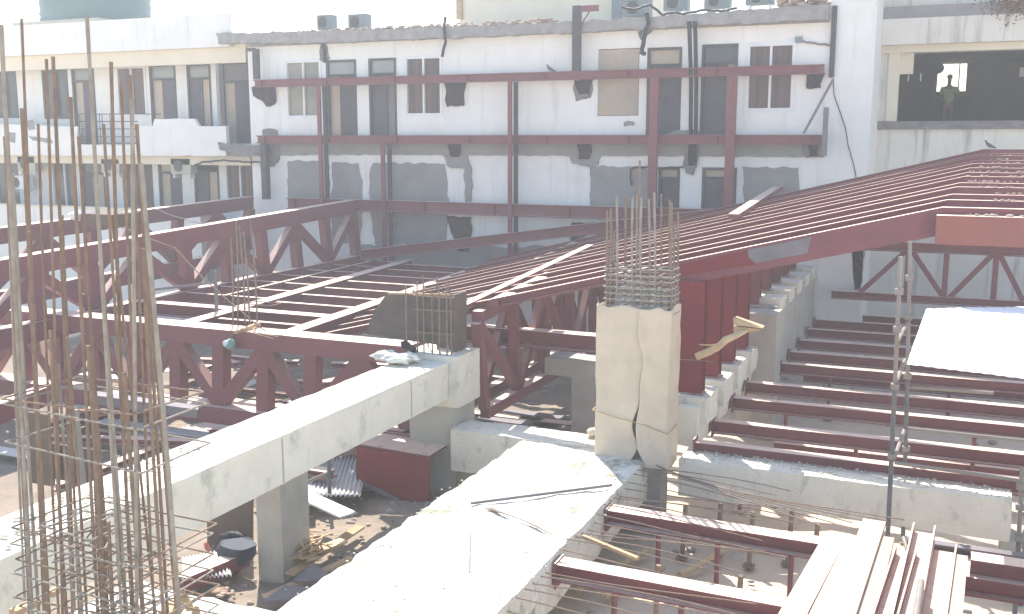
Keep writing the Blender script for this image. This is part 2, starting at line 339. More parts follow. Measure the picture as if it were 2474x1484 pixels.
# cement band under second beam, plinth, patches
ragged_band([(640, 338), (1240, 336), (1990, 330)], [(640, 376), (900, 374), (1240, 376), (1640, 378), (1990, 380)], FY, .06, 3, .035).build('floor_band', 'cement_render', bld)
ragged_band([(850, 590), (1240, 596), (1500, 592)], [(850, 700), (1240, 700), (1500, 700)], FY, .05, 5, .06).build('plinth', 'cement_render', bld)
for i, (pts, mm) in enumerate([
    ([(695, 388), (782, 390), (784, 520), (698, 520)], 'cement_render'),
    ([(802, 392), (866, 395), (875, 440), (875, 520), (870, 588), (802, 588)], 'cement_render'),
    ([(903, 393), (1076, 396), (1080, 430), (1083, 520), (1076, 590), (905, 590), (893, 480), (893, 420)], 'cement_render'),
    ([(1427, 402), (1562, 404), (1567, 440), (1566, 505), (1425, 505)], 'cement_render'),
    ([(1797, 405), (1928, 405), (1932, 470), (1928, 500), (1795, 500)], 'cement_render'),
    ([(1072, 376), (1132, 376), (1140, 420), (1138, 520), (1128, 520), (1124, 410), (1080, 400)], 'cement_render'),
    ([(1376, 376), (1452, 376), (1448, 398), (1420, 404), (1385, 396)], 'cement_render'),
    ([(1655, 370), (1684, 370), (1682, 405), (1674, 424), (1660, 420), (1652, 400)], 'cement_dark'),
    ([(1075, 200), (1124, 200), (1122, 232), (1121, 258), (1080, 258), (1078, 225)], 'hole_dark'),
    ([(625, 210), (667, 210), (666, 250), (646, 258), (632, 244), (613, 230), (612, 212)], 'hole_dark'),
    ([(1386, 194), (1432, 194), (1428, 240), (1388, 243)], 'cement_dark'),
    ([(1390, 194), (1430, 194), (1424, 230), (1398, 230)], 'hole_dark'),
    ([(1950, 178), (1988, 178), (1984, 212), (1958, 216), (1948, 214)], 'hole_dark'),
    ([(634, 312), (648, 309), (668, 314), (672, 332), (636, 332)], 'cement_dark'),
    ([(632, 345), (678, 345), (675, 385), (662, 402), (634, 408)], 'cement_dark'),
    ([(1084, 345), (1116, 345), (1112, 382), (1094, 382)], 'hole_dark'),
    ([(1395, 345), (1432, 345), (1426, 384), (1400, 384)], 'hole_dark'),
    ([(1945, 343), (1990, 343), (1990, 378), (1950, 382), (1938, 370)], 'cement_dark'),
    ([(1953, 343), (1978, 343), (1975, 378), (1956, 378)], 'hole_dark'),
    ([(1080, 522), (1138, 524), (1140, 560), (1134, 606), (1110, 605), (1090, 560)], 'hole_dark'),
    ([(1380, 535), (1500, 545), (1490, 590), (1378, 590)], 'hole_dark'),
    ([(770, 340), (790, 338), (800, 520), (783, 520)], 'cement_render'),
    ([(775, 108), (788, 108), (795, 140), (786, 152), (774, 145)], 'cement_dark'),
    ([(1508, 295), (1533, 294), (1533, 303), (1508, 304)], 'cement_render'),
    ([(1620, 318), (1640, 314), (1690, 316), (1690, 326), (1600, 326)], 'cement_render'),
    ([(1540, 75), (1575, 73), (1560, 95), (1545, 98)], 'cement_dark'),
    ]):
    ngon_patch(pts, FY-.001, .02+.004*(i % 5)+(.03 if mm == 'hole_dark' else 0)+(.05 if 340 < pts[0][1] < 380 else 0), .07, i, .09).build('plaster_patch', mm, bld)

# set-back upper block behind the parapet
up = thing('rooftop_room', 'cream rooftop room set back above the grey roof edge', 'building', (-9, 30.5, ZT+.3))
a = py(1110, 40, 30.5).x; b = py(1575, 30, 30.5).x
MB().box(a, b, 30.5, 34, ZT+.3, ZT+2.4).build('wall', 'plaster_cream', up)
MB().box(a-.25, b+.25, 30.2, 34.2, ZT+2.4, ZT+2.6).build('roof', 'concrete', up)
MB().box(a-.08, a+.12, 30.4, 30.49, ZT+.9, ZT+2.1).build('drain_pipe', 'timber', up)
MB().box(a+5.2, a+5.5, 30.35, 30.49, ZT+.3, ZT+2.2).build('duct', 'ac_grey', up)

# AC condensers on the roof
def ac_unit(pxl, Y, label, mm='ac_grey', z=None, h=None, grp='air conditioner units on the roof'):
    x0, y0, x1, y1 = pxl; a, b, c, d = fr(x0, y0, x1, y1, Y)
    if h: d = c+h
    t = thing('ac_condenser', label, 'air conditioner', ((a+b)/2, Y+.2, c-.12), grp)
    MB().box(a, b, Y, Y+.35, c, d).build('casing', mm, t, .015)
    mb = MB(); cx = a+(b-a)*.38; cz = (c+d)/2; r = min(b-a, d-c)*.36
    mb.add([(cx+r*math.cos(k*math.pi/12), Y-.006, cz+r*math.sin(k*math.pi/12)) for k in range(24)], [tuple(range(24))])
    for k in range(6):
        mb.box(cx-r, cx+r, Y-.02, Y-.012, cz-r+.02+k*r*.37, cz-r+.035+k*r*.37)
    mb.build('fan_grille', 'fan_dark', t)
    for x in (a+.08, b-.12): MB().box(x, x+.05, Y+.02, Y+.3, c-.14, c-.002).build('stand', 'white_frame', t)
ac_unit((765, 36, 800, 72), FY+.6, 'boxy roof air conditioner above the greenish curtained window, leftmost on the roof edge')
ac_unit((840, 34, 884, 72), FY+.8, 'boxy roof air conditioner just right of the leftmost one on the roof edge')
ac_unit((1503, -2, 1568, 40), FY+.5, 'roof air conditioner beside the cream rooftop room, over the dark cable bundle')
ac_unit((1602, -14, 1660, 26), FY+.5, 'roof air conditioner with white cradle right of the cable bundle')
ac_unit((1700, -14, 1762, 20), FY+.5, 'roof air conditioner on white legs above the pair of black pipes and dark door')
ac_unit((1800, -16, 1868, 11), FY+.5, 'roof air conditioner on white legs furthest right on the roof edge')
def cable(pts, Y, r, label, name='cable', mm='cable_black', cat='cable', grp=None):
    P = [py(x, y, Y) for x, y in pts]; Q = []
    for i in range(len(P)-1):
        for k in range(5): Q.append(P[i].lerp(P[i+1], k/5)+Vector((0, .02*math.sin(i+k), .01*math.sin(k*2.1+i))))
    Q.append(P[-1]); return tag(MB().path(Q, r).build(name, mm), label, cat, grp)
cable([(1500, 18), (1530, 24), (1570, 12), (1600, 36), (1625, 30), (1650, 34), (1700, 24), (1740, 28), (1780, 20)], FY-.32, .035, 'black cables sagging under the roof air conditioners')
cable([(1560, 30), (1566, 55), (1558, 80), (1553, 110), (1549, 128), (1556, 130)], FY-.40, .06, 'thick black cable bundle hooked over the roof edge beside the beige board')
for dx, nm in ((0, 'left'), (14, 'right')):
    t = tag(MB().path([py(1664+dx, 52, FY-.42), py(1665+dx, 70, FY-.4), py(1669+dx*.9, 200, FY-.30), py(1668+dx*.9, 320, FY-.22), py(1666+dx*.8, 400, FY-.12)], .055, 8).build('drain_pipe', 'cable_black'), 'black vertical pipe between two doors, '+nm+' one of the touching pair', 'pipe', 'black pipes between the doors')
cable([(1075, 40), (1072, 70), (1076, 100), (1068, 138)], FY-.4, .045, 'black cable hanging over the roof edge above the brown curtained window')
cable([(780, 98), (783, 125), (786, 150)], FY-.06, .05, 'short black cable hanging beside the greenish curtained window')
cable([(1525, 448), (1522, 430), (1524, 408), (1535, 404), (1600, 406), (1650, 404)], FY-.10, .025, 'thin conduit running above the lower doors and bending down', 'conduit')
cable([(1925, 97), (1935, 100), (1970, 106), (2008, 110)], FY-.05, .025, 'grey conduit from small box to the corner pipe', 'conduit', 'dull_steel')
cable([(2012, 190), (2014, 230), (2030, 275), (2042, 310), (2048, 350), (2062, 400), (2068, 432)], FY-.06, .012, 'thin wire hanging down the white corner pillar', 'wire')
cable([(470, 400), (490, 392), (540, 388), (600, 392), (640, 392)], FY-.15, .03, 'dark cable looping from the right hand balcony air conditioner', 'cable')
tag(MB().box(*fr(1922, 90, 1938, 104, FY)[:2], FY-.10, FY-.005, *fr(1922, 90, 1938, 104, FY)[2:]).build('junction_box', 'ac_grey'), 'small grey junction box beside the right hand curtained window', 'junction box')

# steel beams and posts in front of that facade
BY = FY-.45
def hbeam(x0, y0, x1, y1, th, label, Y=BY, mm='maroon_steel'):
    p = py(x0, y0, Y); q = py(x1, y1, Y); z = (p.z+q.z)/2
    p.z = z; q.z = z
    t = thing('steel_beam', label, 'steel beam', (p+q)/2)
    MB().ibeam(p+Vector((0, .12, 0)), q+Vector((0, .12, 0)), .22, th, .03, .03).build('beam', mm, t)
    mb = MB()
    k = int((q.x-p.x)/2.2)
    for i in range(k+1):
        x = p.x+.3+(q.x-p.x-.6)*i/k; mb.box(x-.006, x+.006, Y+.02, Y+.105, z-th+.031, z-.031)
    mb.build('stiffener', mm, t); return z
hbeam(610, 193, 1990, 156, .23, 'highest long maroon beam across the top windows of the white block', BY)
hbeam(617, 330, 1990, 323, .25, 'middle long maroon beam along the floor line of the white block', BY)
hbeam(690, 482, 1800, 504, .36, 'lowest and deepest long maroon beam in front of the cement patches', BY-.1)
pst = [(776, 790, 205, 640, 'with lit gap left of the narrow first doors'), (926, 942, 345, 610, 'between the first two doorways below the middle beam'), (1232, 1246, 196, 625, 'in the middle of the blank white wall')]
for k, (xa, xb, ya, yb, lab) in enumerate(pst):
    t = thing('double_post', 'pair of slim maroon steel posts '+lab, 'steel post', py(xa, yb, BY), 'slim double posts on the white block')
    for xx, dy in ((xa, -.13), (xb, .12)):
        a = py(xx-4, 400, BY+dy).x; zt = py(xx, ya, BY).z; zb = py(xx, yb, BY).z-.25
        MB().box(a, a+.12, BY-.0+dy-.06, BY+dy+.01, zb, zt-.02).build('post', 'maroon_steel' if dy < 0 else 'dark_steel', t)
for xx, ya, yb, lab in ((1578, 184, 520, 'thick maroon post beside the narrow door under the beige board'), (1763, 180, 520, 'thick maroon post standing over the right edge of the dark door')):
    a = py(xx-9, 350, BY).x
    MBp = MB().box(a, a+.24, BY-.14, BY-.005, py(xx, yb, BY).z-.8, py(xx, ya, BY).z-.05)
    tag(MBp.build('steel_post', 'maroon_steel'), lab, 'steel post')
# upper post + bracket
t = thing('steel_post', 'dark maroon post with a short arm rising above the roof edge', 'steel post', py(1391, 175, BY))
a = py(1382, 100, BY).x; MB().box(a, a+.22, BY-.02, BY+.15, py(1391, 172, BY).z+.003, py(1391, 14, BY).z).build('post', 'dark_steel', t)
MB().box(a+.22, a+.72, BY, BY+.13, py(1391, 29, BY).z, py(1391, 14, BY).z-.01).build('arm', 'maroon_steel', t)
MB().tube(py(1402, 62, BY+.05), py(1424, 28, BY+.05), .02).build('brace', 'maroon_steel', t)
t = thing('steel_post', 'short dark post at the left corner under the ragged roof edge', 'steel post', py(617, 190, BY))
MB().box(*fr(610, 120, 621, 190, BY)[:2], BY, BY+.15, *fr(610, 118, 621, 192, BY)[2:]).build('post', 'dark_steel', t)
MB().box(*fr(594, 116, 612, 124, BY)[:2], BY+.02, BY+.12, *fr(594, 116, 612, 124, BY)[2:]).build('arm', 'dark_steel', t)
tag(MB().box(*fr(2007, 15, 2019, 188, FY)[:2], FY-.14, FY-.005, *fr(2005, 16, 2019, 188, FY)[2:]).build('cable_duct', 'dark_steel'), 'dark vertical duct on the corner right of the curtained window', 'duct')
tag(MB().box(*fr(1987, 260, 1999, 378, BY)[:2], BY-.1, BY+.05, *fr(1987, 260, 1999, 378, BY)[2:]).build('steel_plate', 'dull_steel'), 'upright unpainted grey plate at the right end of the middle beam', 'steel plate')
tag(MB().beam(py(1938, 322, BY), py(2010, 190, BY), .06, .06).build('brace_rod', 'dull_steel'), 'thin diagonal brace rod from the middle beam up to the corner', 'brace')
# dark corner pillar at left end, lower storey
tag(MB().box(*fr(630, 345, 643, 480, BY)[:2], BY+.0, BY+.2, *fr(630, 345, 643, 482, BY)[2:]).build('steel_post', 'dark_steel'), 'dark post at the left corner below the middle beam', 'steel post')

# ================================================================== LEFT BLOCK with balcony
LB = thing('balcony_building', 'white block with balcony, railing and row of doors at the left', 'building', (-27, 28, GZ))
LY = 28.3; holes = []
xl = -44; xr = X_L-.02
up_w = [(-15, 170, 40, 283), (106, 165, 164, 285), (284, 162, 352, 280)]
up_d = [(178, 162, 232, 352), (365, 156, 428, 352), (455, 154, 512, 352), (537, 150, 606, 347)]
lo_w = [(-10, 392, 50, 500), (128, 392, 188, 512), (300, 392, 368, 520), (546, 396, 616, 488)]
lo_d = [(200, 390, 256, 540), (385, 392, 440, 520), (470, 392, 530, 500)]
W = [H(*r, LY) for r in up_w]; Dd = [H(*r, LY) for r in up_d]; W2 = [H(*r, LY) for r in lo_w]; D2 = [H(*r, LY) for r in lo_d]
xr = max(h[1] for h in holes)+.12
wall_holes(xl, xr, GZ, 2.9, LY, holes).build('wall', 'plaster_white', LB)
MB().box(xl, X_L-.03, LY+.24, LY+8, GZ, 3.0).build('rear_mass', 'cement_dark', LB)
for i, h in enumerate(W): add_window(LB, h, LY, 'curtain_brown' if i == 2 else 'glass_dark', 'dark_frame' if i < 2 else 'white_frame')
for i, h in enumerate(Dd): add_door(LB, h, LY, .18 if i < 3 else .24, left=i != 2, split=.42 if i != 2 else .6, side='board_beige' if i == 3 else 'door_beige', pane='glass_grey' if i < 3 else 'dull_steel')
for i, h in enumerate(W2): add_window(LB, h, LY, ['glass_dark', 'glass_dark', 'curtain_brown', 'curtain_brown'][i], ['white_frame', 'white_frame', 'dark_frame', 'white_frame'][i])
for i, h in enumerate(D2): add_door(LB, h, LY, .2, left=i == 1, split=.45 if i == 1 else .55, pane=['glass_dark', 'ac_cream', 'glass_dark'][i], leaf='door_dark')
# parapet fascia above, beige soffit beam, balcony front
def zband(y_at0, y_at575, Y): return py(0, y_at0, Y).z, py(575, y_at575, Y).z
PYf = 27.3
a = py(552, 80, PYf).x
zt = py(545, 32, PYf).z; zb = py(545, 113, PYf).z
MB().box(xl, a, PYf, PYf+.2, zb, zt).build('parapet', 'plaster_white', LB)
MB().box(xl, X_L-.05, PYf+.21, LY+.3, zb+.0, zb+.2).build('roof_slab', 'plaster_cream', LB)
MB().box(xl, X_L-.1, PYf+.22, PYf+.42, zb-.50, zb-.002).build('lintel_beam', 'plaster_cream', LB)
# balcony parapet with ragged steps
bz0 = py(300, 376, PYf).z
o = MB(); poly = rough_poly([(-400, 292), (0, 300), (165, 306), (187, 306), (187, 350), (333, 350), (333, 306), (370, 304), (372, 288), (470, 288), (478, 305), (545, 305), (548, 345), (545, 378), (300, 376), (-400, 374)], PYf, .3, .03, 8)
o.prism(poly, (0, .15, 0)); o.build('balcony_wall', 'plaster_white', LB)
MB().box(xl, X_L-.1, PYf+.16, LY, bz0, bz0+.12).build('balcony_slab', 'cement_render', LB)
MB().box(xl, X_L-.1, PYf+.25, PYf+.45, bz0-.30, bz0-.002).build('balcony_beam', 'plaster_cream', LB)
mb = MB()
for yy in (276, 294, 312, 331, 347):
    mb.tube(py(190, yy, PYf+.05), py(333 if yy > 280 else 388, yy, PYf+.05), .016)
for xx in (190, 240, 246, 265, 270): mb.tube(py(xx, 276, PYf+.05), py(xx+4, 350, PYf+.05), .014)
mb.build('railing', 'dark_frame', LB)
for pts, mm in (([(60, 292), (80, 290), (86, 312), (70, 316)], 'cement_render'), ([(70, 330), (120, 334), (128, 345), (80, 340)], 'cement_render'), ([(15, 320), (38, 322), (36, 345), (18, 342)], 'cement_render')):
    ngon_patch(pts, PYf-.001, .012, .05, pts[0][0]).build('plaster_patch', mm, LB)
rg = ragged_band([(532, 345), (560, 350), (600, 352), (640, 352)], [(536, 362), (575, 376), (620, 378), (640, 376)], PYf-.0, .12, 17, .07); rg.build('broken_slab_edge', 'cement_dark', LB)
MB().box(py(530, 250, PYf+.3).x, py(537, 250, PYf+.3).x, PYf+.18, PYf+.4, bz0+.12, zb-.5).build('door_jamb', 'cement_render', LB)
# railing shading AC units under balcony
ac_unit((42, 378, 84, 414), LY-.75, 'cream air conditioner under the balcony, leftmost of three', 'ac_cream', grp='air conditioners under the balcony')
ac_unit((244, 384, 288, 418), LY-.75, 'cream air conditioner under the balcony behind the tall rebar, middle of three', 'ac_cream', grp='air conditioners under the balcony')
ac_unit((412, 383, 460, 421), LY-.75, 'cream air conditioner under the balcony with clear round fan, rightmost of three', 'ac_cream', grp='air conditioners under the balcony')
ac_unit((24, 425, 62, 458), LY-.6, 'small white air conditioner in the lower left window', 'white_frame', grp='air conditioners under the balcony')
# low wall below ground doors
ww = thing('low_white_wall', 'low white wall below the ground doors left of the first truss', 'wall', (-27, 26.6, GZ))
MB().box(-44, -22.6, 26.5, 26.7, GZ, py(100, 500, 26.5).z).build('wall', 'plaster_white', ww); MB().box(-44, -22.6, 26.45, 26.75, py(100, 500, 26.5).z, py(100, 500, 26.5).z+.06).build('coping', 'plaster_cream', ww)
# water tank
t = thing('water_tank', 'black plastic water tank on the left roof', 'water tank', py(133, 46, 29.5))
c = py(133, 46, 29.5); r = (py(232, 46, 29.5)-py(35, 46, 29.5)).length/2
mb = MB()
pr_ = [(0, 1), (.15, 1), (.25, .985), (.35, 1.01), (.45, .985), (.8, 1.0), (.9, .985), (1.1, 1.01), (1.3, 1), (1.6, .9), (1.8, .5), (1.85, .22)]
vs = [(c.x+r*k*math.cos(a*math.pi/20), c.y+r+r*k*math.sin(a*math.pi/20), c.z-.05+h) for h, k in pr_ for a in range(40)]
mb.add(vs, [(i*40+a, i*40+(a+1) % 40, (i+1)*40+(a+1) % 40, (i+1)*40+a) for i in range(len(pr_)-1) for a in range(40)], True); mb.build('tank', 'tank_black', t)
MB().prof((c.x, c.y+r, c.z+1.80), (c.x, c.y+r, c.z+1.92), [(r*.26*math.cos(a*math.pi/10), r*.26*math.sin(a*math.pi/10)) for a in range(20)]).build('lid', 'tank_black', t)
MB().box(c.x-r-.1, c.x+r+.1, c.y-.05, c.y+2*r+.1, 3.0, c.z-.052).build('stand', 'concrete', t)

# ================================================================== RIGHT BLOCK
RB = thing('corner_building', 'white block with streaked bands and a wide dark window opening at the right', 'building', (2, 31, GZ))
RY = 30.0; XP = py(2108, 200, FY).x
MB().box(X_R+.0, XP, FY-.02, RY+3, GZ, 6).build('pillar', 'plaster_white', RB)
holes = []; hO = H(2148, 122, 2620, 292, RY)
hO = holes[0] = (XP+.20, hO[1]+3, hO[2], hO[3])
wall_holes(XP, 9, GZ, 6, RY, holes, .35).build('wall', 'plaster_stained', RB)
a, b, c, d = hO
zb1 = fr(2115, 40, 2473, 104, RY-.35)
MB().box(XP+.003, 9, RY-.35, RY-.003, zb1[2], zb1[3]).build('fascia_band', 'plaster_stained', RB)
MB().box(XP+.003, 9, RY-.28, RY-.003, zb1[3]+.002, zb1[3]+.32).build('upper_band', 'cement_render', RB)
MB().box(XP+.003, 9, RY-.12, RY-.003, d, zb1[2]-.002).build('lintel', 'plaster_cream', RB)
MB().box(a, a+.28, RY-.06, RY+.30, c, d-.0).build('jamb', 'plaster_cream', RB)
MB().box(a+.28, a+.62, RY+.1, RY+.30, d-.55, d-.0).build('jamb_step', 'plaster_cream', RB)
MB().box(XP+.003, 9, RY-.10, RY+.10, c-.22, c-.001).build('sill', 'cement_dark', RB)
# room behind the opening with a far bright doorway
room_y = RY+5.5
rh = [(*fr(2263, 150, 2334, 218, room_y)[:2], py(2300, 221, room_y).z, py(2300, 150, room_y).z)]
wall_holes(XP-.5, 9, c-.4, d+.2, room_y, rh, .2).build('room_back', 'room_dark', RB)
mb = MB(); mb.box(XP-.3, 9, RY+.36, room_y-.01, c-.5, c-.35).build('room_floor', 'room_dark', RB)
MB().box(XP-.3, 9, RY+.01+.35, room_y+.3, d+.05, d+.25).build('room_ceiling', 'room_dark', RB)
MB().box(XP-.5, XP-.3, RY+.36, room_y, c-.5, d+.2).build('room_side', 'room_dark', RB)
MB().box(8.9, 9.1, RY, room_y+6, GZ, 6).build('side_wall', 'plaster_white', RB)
p = py(2316, 190, room_y-.03)
MB().box(p.x-.02, p.x+.02, room_y-.05, room_y-.02, rh[0][2], rh[0][3]).build('window_bar', 'dark_frame', RB)
q = fr(2462, 163, 2490, 186, RY+3)
tag(MB().box(q[0], q[1], RY+3, RY+3.03, q[2], q[3]).build('notice_sheet', 'ac_cream'), 'pale blank sheet hanging in the dark room at the right edge', 'paper sheet')
for xx, ys, lab in ((2192, (182, 197), 'left of two thin pale strips glinting in the dark room'), (2222, (178, 197), 'right of two thin pale strips glinting in the dark room')):
    q = fr(xx, ys[0], xx+2, ys[1], RY+2); tag(MB().box(q[0], q[1]+.012, RY+2, RY+2.02, q[2], q[3]).build('metal_strip', 'white_frame'), lab, 'strip', 'thin strips in the dark room')
# person inside
pp = py(2290, 245, RY+4.3); fz = c-.35
person = thing('person', 'person in a green shirt seen from behind in the dark room, bright doorway beyond', 'person', (pp.x, pp.y, fz))
head_z = py(2288, 192, RY+4.3).z; sc = 1.0
def skin_body(pts, edges, rad, name, mm, parent, sub=2):
    me = bpy.data.meshes.new(name); me.from_pydata(pts, edges, []); o = bpy.data.objects.new(name, me); S.collection.objects.link(o)
    o.parent = parent; o.matrix_parent_inverse = Matrix.Translation(-Vector(parent.location)); me.materials.append(M[mm])
    s = o.modifiers.new('skin', 'SKIN')
    for i, r in enumerate(rad): me.skin_vertices[0].data[i].radius = r if isinstance(r, tuple) else (r, r)
    me.skin_vertices[0].data[0].use_root = True
    o.modifiers.new('sub', 'SUBSURF').levels = sub; o.modifiers['sub'].render_levels = sub; return o
hx, hy, hz = pp.x, pp.y, head_z
body_pts = [(hx, hy, hz-.75), (hx, hy, hz-.50), (hx, hy, hz-.28), (hx, hy, hz-.15), (hx, hy, hz-.02), (hx, hy, hz+.09),
            (hx-.17, hy, hz-.26), (hx-.24, hy-.02, hz-.52), (hx-.14, hy-.22, hz-.66), (hx-.10, hy-.30, hz-.67),
            (hx+.17, hy, hz-.26), (hx+.32, hy-.03, hz-.48), (hx+.52, hy-.12, hz-.52), (hx+.60, hy-.14, hz-.53),
            (hx-.09, hy, hz-.80), (hx-.10, hy-.02, hz-1.18), (hx-.10, hy, hz-1.58), (hx+.09, hy, hz-.80), (hx+.10, hy-.02, hz-1.18), (hx+.10, hy, hz-1.58)]
skin_body(body_pts, [(0,1),(1,2),(2,3),(3,4),(4,5),(2,6),(6,7),(7,8),(8,9),(2,10),(10,11),(11,12),(12,13),(0,14),(14,15),(15,16),(0,17),(17,18),(18,19)],
          [(.15,.10),(.14,.10),(.12,.09),.05,(.075,.09),(.06,.075),.055,.04,.03,.035,.055,.04,.03,.035,.085,.06,.04,.085,.06,.04], 'body', 'skin', person)
skin_body([(hx, hy, hz-.80), (hx, hy, hz-.50), (hx, hy, hz-.28), (hx-.18, hy, hz-.27), (hx-.23, hy-.02, hz-.46), (hx+.18, hy, hz-.27), (hx+.29, hy-.03, hz-.42)],
          [(0,1),(1,2),(2,3),(3,4),(2,5),(5,6)], [(.18,.13),(.17,.13),(.145,.11),.075,.065,.075,.065], 'shirt', 'shirt_green', person)
MB().blob((hx, hy+.02, hz+.07), .10, (.85, 1.0, .85), 3, 2, .1).build('hair', 'hair', person)
# second figure / round thing at left of bright doorway
q = py(2266, 165, RY+4.8)
fl = thing('wall_fan', 'round dark fan silhouetted against the bright doorway', 'fan', q)
MB().prof((q.x, q.y, q.z), (q.x, q.y+.08, q.z), [(.17*math.cos(k*math.pi/12), .17*math.sin(k*math.pi/12)) for k in range(24)], (0, 0, 1)).build('cage', 'room_dark', fl)
MB().tube((q.x-.02, q.y+.04, q.z-.15), (q.x-.05, q.y+.04, c-.35), .02).build('stand', 'room_dark', fl)
# dried foliage top right corner
t = thing('dry_shrub', 'brown dried shrub hanging at the top right corner of the streaked band', 'plant', py(2455, 5, RY-.4))
mb = MB(); cc = py(2462, 2, RY-.5)
for k in range(900):
    u = Vector((random.gauss(0, .38), random.gauss(0, .15), random.gauss(0, .24))); a = Vector((random.uniform(-1, 1), random.uniform(-1, 1), random.uniform(-1, 1))).normalized()*random.uniform(.02, .06)
    b = a.cross(Vector((random.random(), random.random(), 1))).normalized()*.025; p0 = cc+u
    mb.add([p0-a, p0+b, p0+a, p0-b], [(0, 1, 2, 3)])
mb.build('foliage', 'leaf', t)
mb = MB()
for k in range(9): mb.path([cc+Vector((.1*k-.4, .3, -.1)), cc+Vector((.12*k-.5, .0, .05)), cc+Vector((random.gauss(0, .35), -.1, random.gauss(0, .2)))], .008, 4)
mb.build('stem', 'timber', t)

# ================================================================== ROOF RAFTERS
NR = 13
def raf(i):
    f = i/(NR-1); Y = 16.35+(25.9-16.35)*f
    xb = -.13+.71*f; zb = -1.0+.75*f; return Y, xb, zb
def roof_z(X, Y):
    f = (Y-16.35)/(25.9-16.35); xb = -.13+.71*f; zb = -1.0+.75*f
    return zb if X > xb else zb-.25*(xb-X)
for i in range(NR):
    Y, xb, zb = raf(i); xs = max(-11.9, xb-(zb+3.72)/.25); zs = zb-.25*(xb-xs)
    lab = 'maroon roof rafter carrying the grey unpainted patch, nearest of the row' if i == 0 else ('maroon roof rafter farthest from the viewer, against the white wall' if i == NR-1 else f'maroon sloping roof rafter, {ORD[i-1]} one behind the rafter with the grey patch')
    t = thing('roof_rafter', lab, 'steel rafter', (xb, Y, zb), 'parallel sloping roof rafters')
    wd, h = (.20, .40) if i == 0 else (.17, .20)
    jz = .012*math.sin(i*2.7)
    if i == 0:
        xm = -4.7; zm = zb-.25*(xb-xm)
        MB().beam((xm, Y, zm), (xb, Y, zb), wd, h).build('sloping_beam', 'maroon_steel', t)
        MB().ibeam((xs, Y, zs), (xm-.002, Y, zm), wd, .16, .03, .05).build('sloping_beam', 'maroon_steel', t)
    else: MB().ibeam((xs, Y, zs+jz), (xb, Y, zb+jz), wd, h, .03, .05).build('sloping_beam', 'maroon_steel', t)
    MB().beam((xb, Y, zb+jz), (3.2, Y, zb+jz), wd-.004, h-.002).build('flat_beam', 'maroon_steel', t)
    if i == 0:
        ys = Y-wd/2-.012; pts = []
        for (a, b) in ((1805, 604), (1960, 573), (1950, 612), (1825, 636), (1808, 622)):
            pts.append(py(a, b, ys))
        MB().prism(pts, (0, .01, 0)).build('unpainted_patch', 'dull_steel', t)
        MB().prism([py(1640, 640, ys), py(1805, 604, ys), py(1808, 622, ys), py(1826, 640, ys), py(1640, 668, ys)], (0, .008, 0)).build('web_plate', 'bright_red_steel', t)
# orange fascia plate
t = thing('fascia_plate', 'orange red primed flat steel plate at the right end of the roof', 'steel plate', (0, 15.95, -1.2))
MB().box(-.2, 2.6, 15.95, 16.2, -1.52, -1.1).build('plate', 'primer_red', t)
for i in range(5):
    pass
mb = MB()
for k in range(150):
    x = random.uniform(.2, 1.4); i = random.choice([0, 0, 0, 1, 2, 3, 4, 5, 6, 7, 8, 9, 10]); Y, xb, zb = raf(i)
    if i == 0: Y = 16.1; z = -1.1
    else: z = zb
    if x < xb: continue
    mb.blob((x, Y+random.uniform(-.04, .04), z+.015), random.uniform(.012, .035), (1.4, 1, .7), k, 1, .5)
struct(tag(mb.build('gravel', 'rubble_mat'), 'small stones and gravel scattered on the flat ends of the rafters', 'gravel'), 'stuff')
# members laid across rafters
def cross(x0, y0, x1, y1, Xc, wd, label, dz=.06, mm='maroon_steel', h=.1):
    """member lying on the rafters at constant X, from pixel p0 to pixel p1 on plane X"""
    p = px(x0, y0, Xc); q = px(x1, y1, Xc)
    p.z = roof_z(p.x, p.y)+dz; q.z = roof_z(q.x, q.y)+dz
    return tag(MB().beam(p, q, wd, h).build('cross_beam', mm), label, 'steel beam')
cross(1113, 757, 1425, 625, -7.85, .16, 'long pale topped beam lying across the rafters above the twin trusses', .05)
cross(1770, 556, 1945, 470, -4.25, .22, 'pale topped plank like beam laid over the rafters near the far edge', .13)
cross(1190, 745, 1330, 690, -7.40, .22, 'broken row beam between the rafters right of the long pale topped beam', -.03)
cross(1300, 660, 1520, 585, -9.3, .22, 'beam set between the rafters, seen as lit patches left of the long pale topped beam', -.05)

# raker beams, posts
rb = thing('concrete_raker', 'near stepped concrete beam carrying the tall red posts', 'concrete beam', (-3.9, 18, GZ))
rough_box(-4.25, -3.55, 15.75, 20.55, -4.95, -4.3, .15, .02, 3, .03).build('beam', 'concrete_rough', rb)
for i in range(4):
    y = 15.95+1.32*i; rough_box(-4.22, -3.44, y, y+.85, -4.62, -4.17, .12, .02, i).build('step', 'concrete_rough', rb)
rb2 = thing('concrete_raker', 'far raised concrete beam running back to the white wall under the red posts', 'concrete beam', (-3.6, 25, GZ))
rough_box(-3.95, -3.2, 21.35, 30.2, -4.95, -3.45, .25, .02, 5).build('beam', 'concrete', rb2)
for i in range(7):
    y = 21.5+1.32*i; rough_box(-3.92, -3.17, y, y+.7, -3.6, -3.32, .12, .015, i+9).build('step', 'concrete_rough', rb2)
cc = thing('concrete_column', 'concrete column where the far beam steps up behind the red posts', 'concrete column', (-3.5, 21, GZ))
rough_box(-3.85, -3.1, 20.62, 21.34, GZ-.1, -3.5, .15, .015, 2).build('shaft', 'concrete', cc)
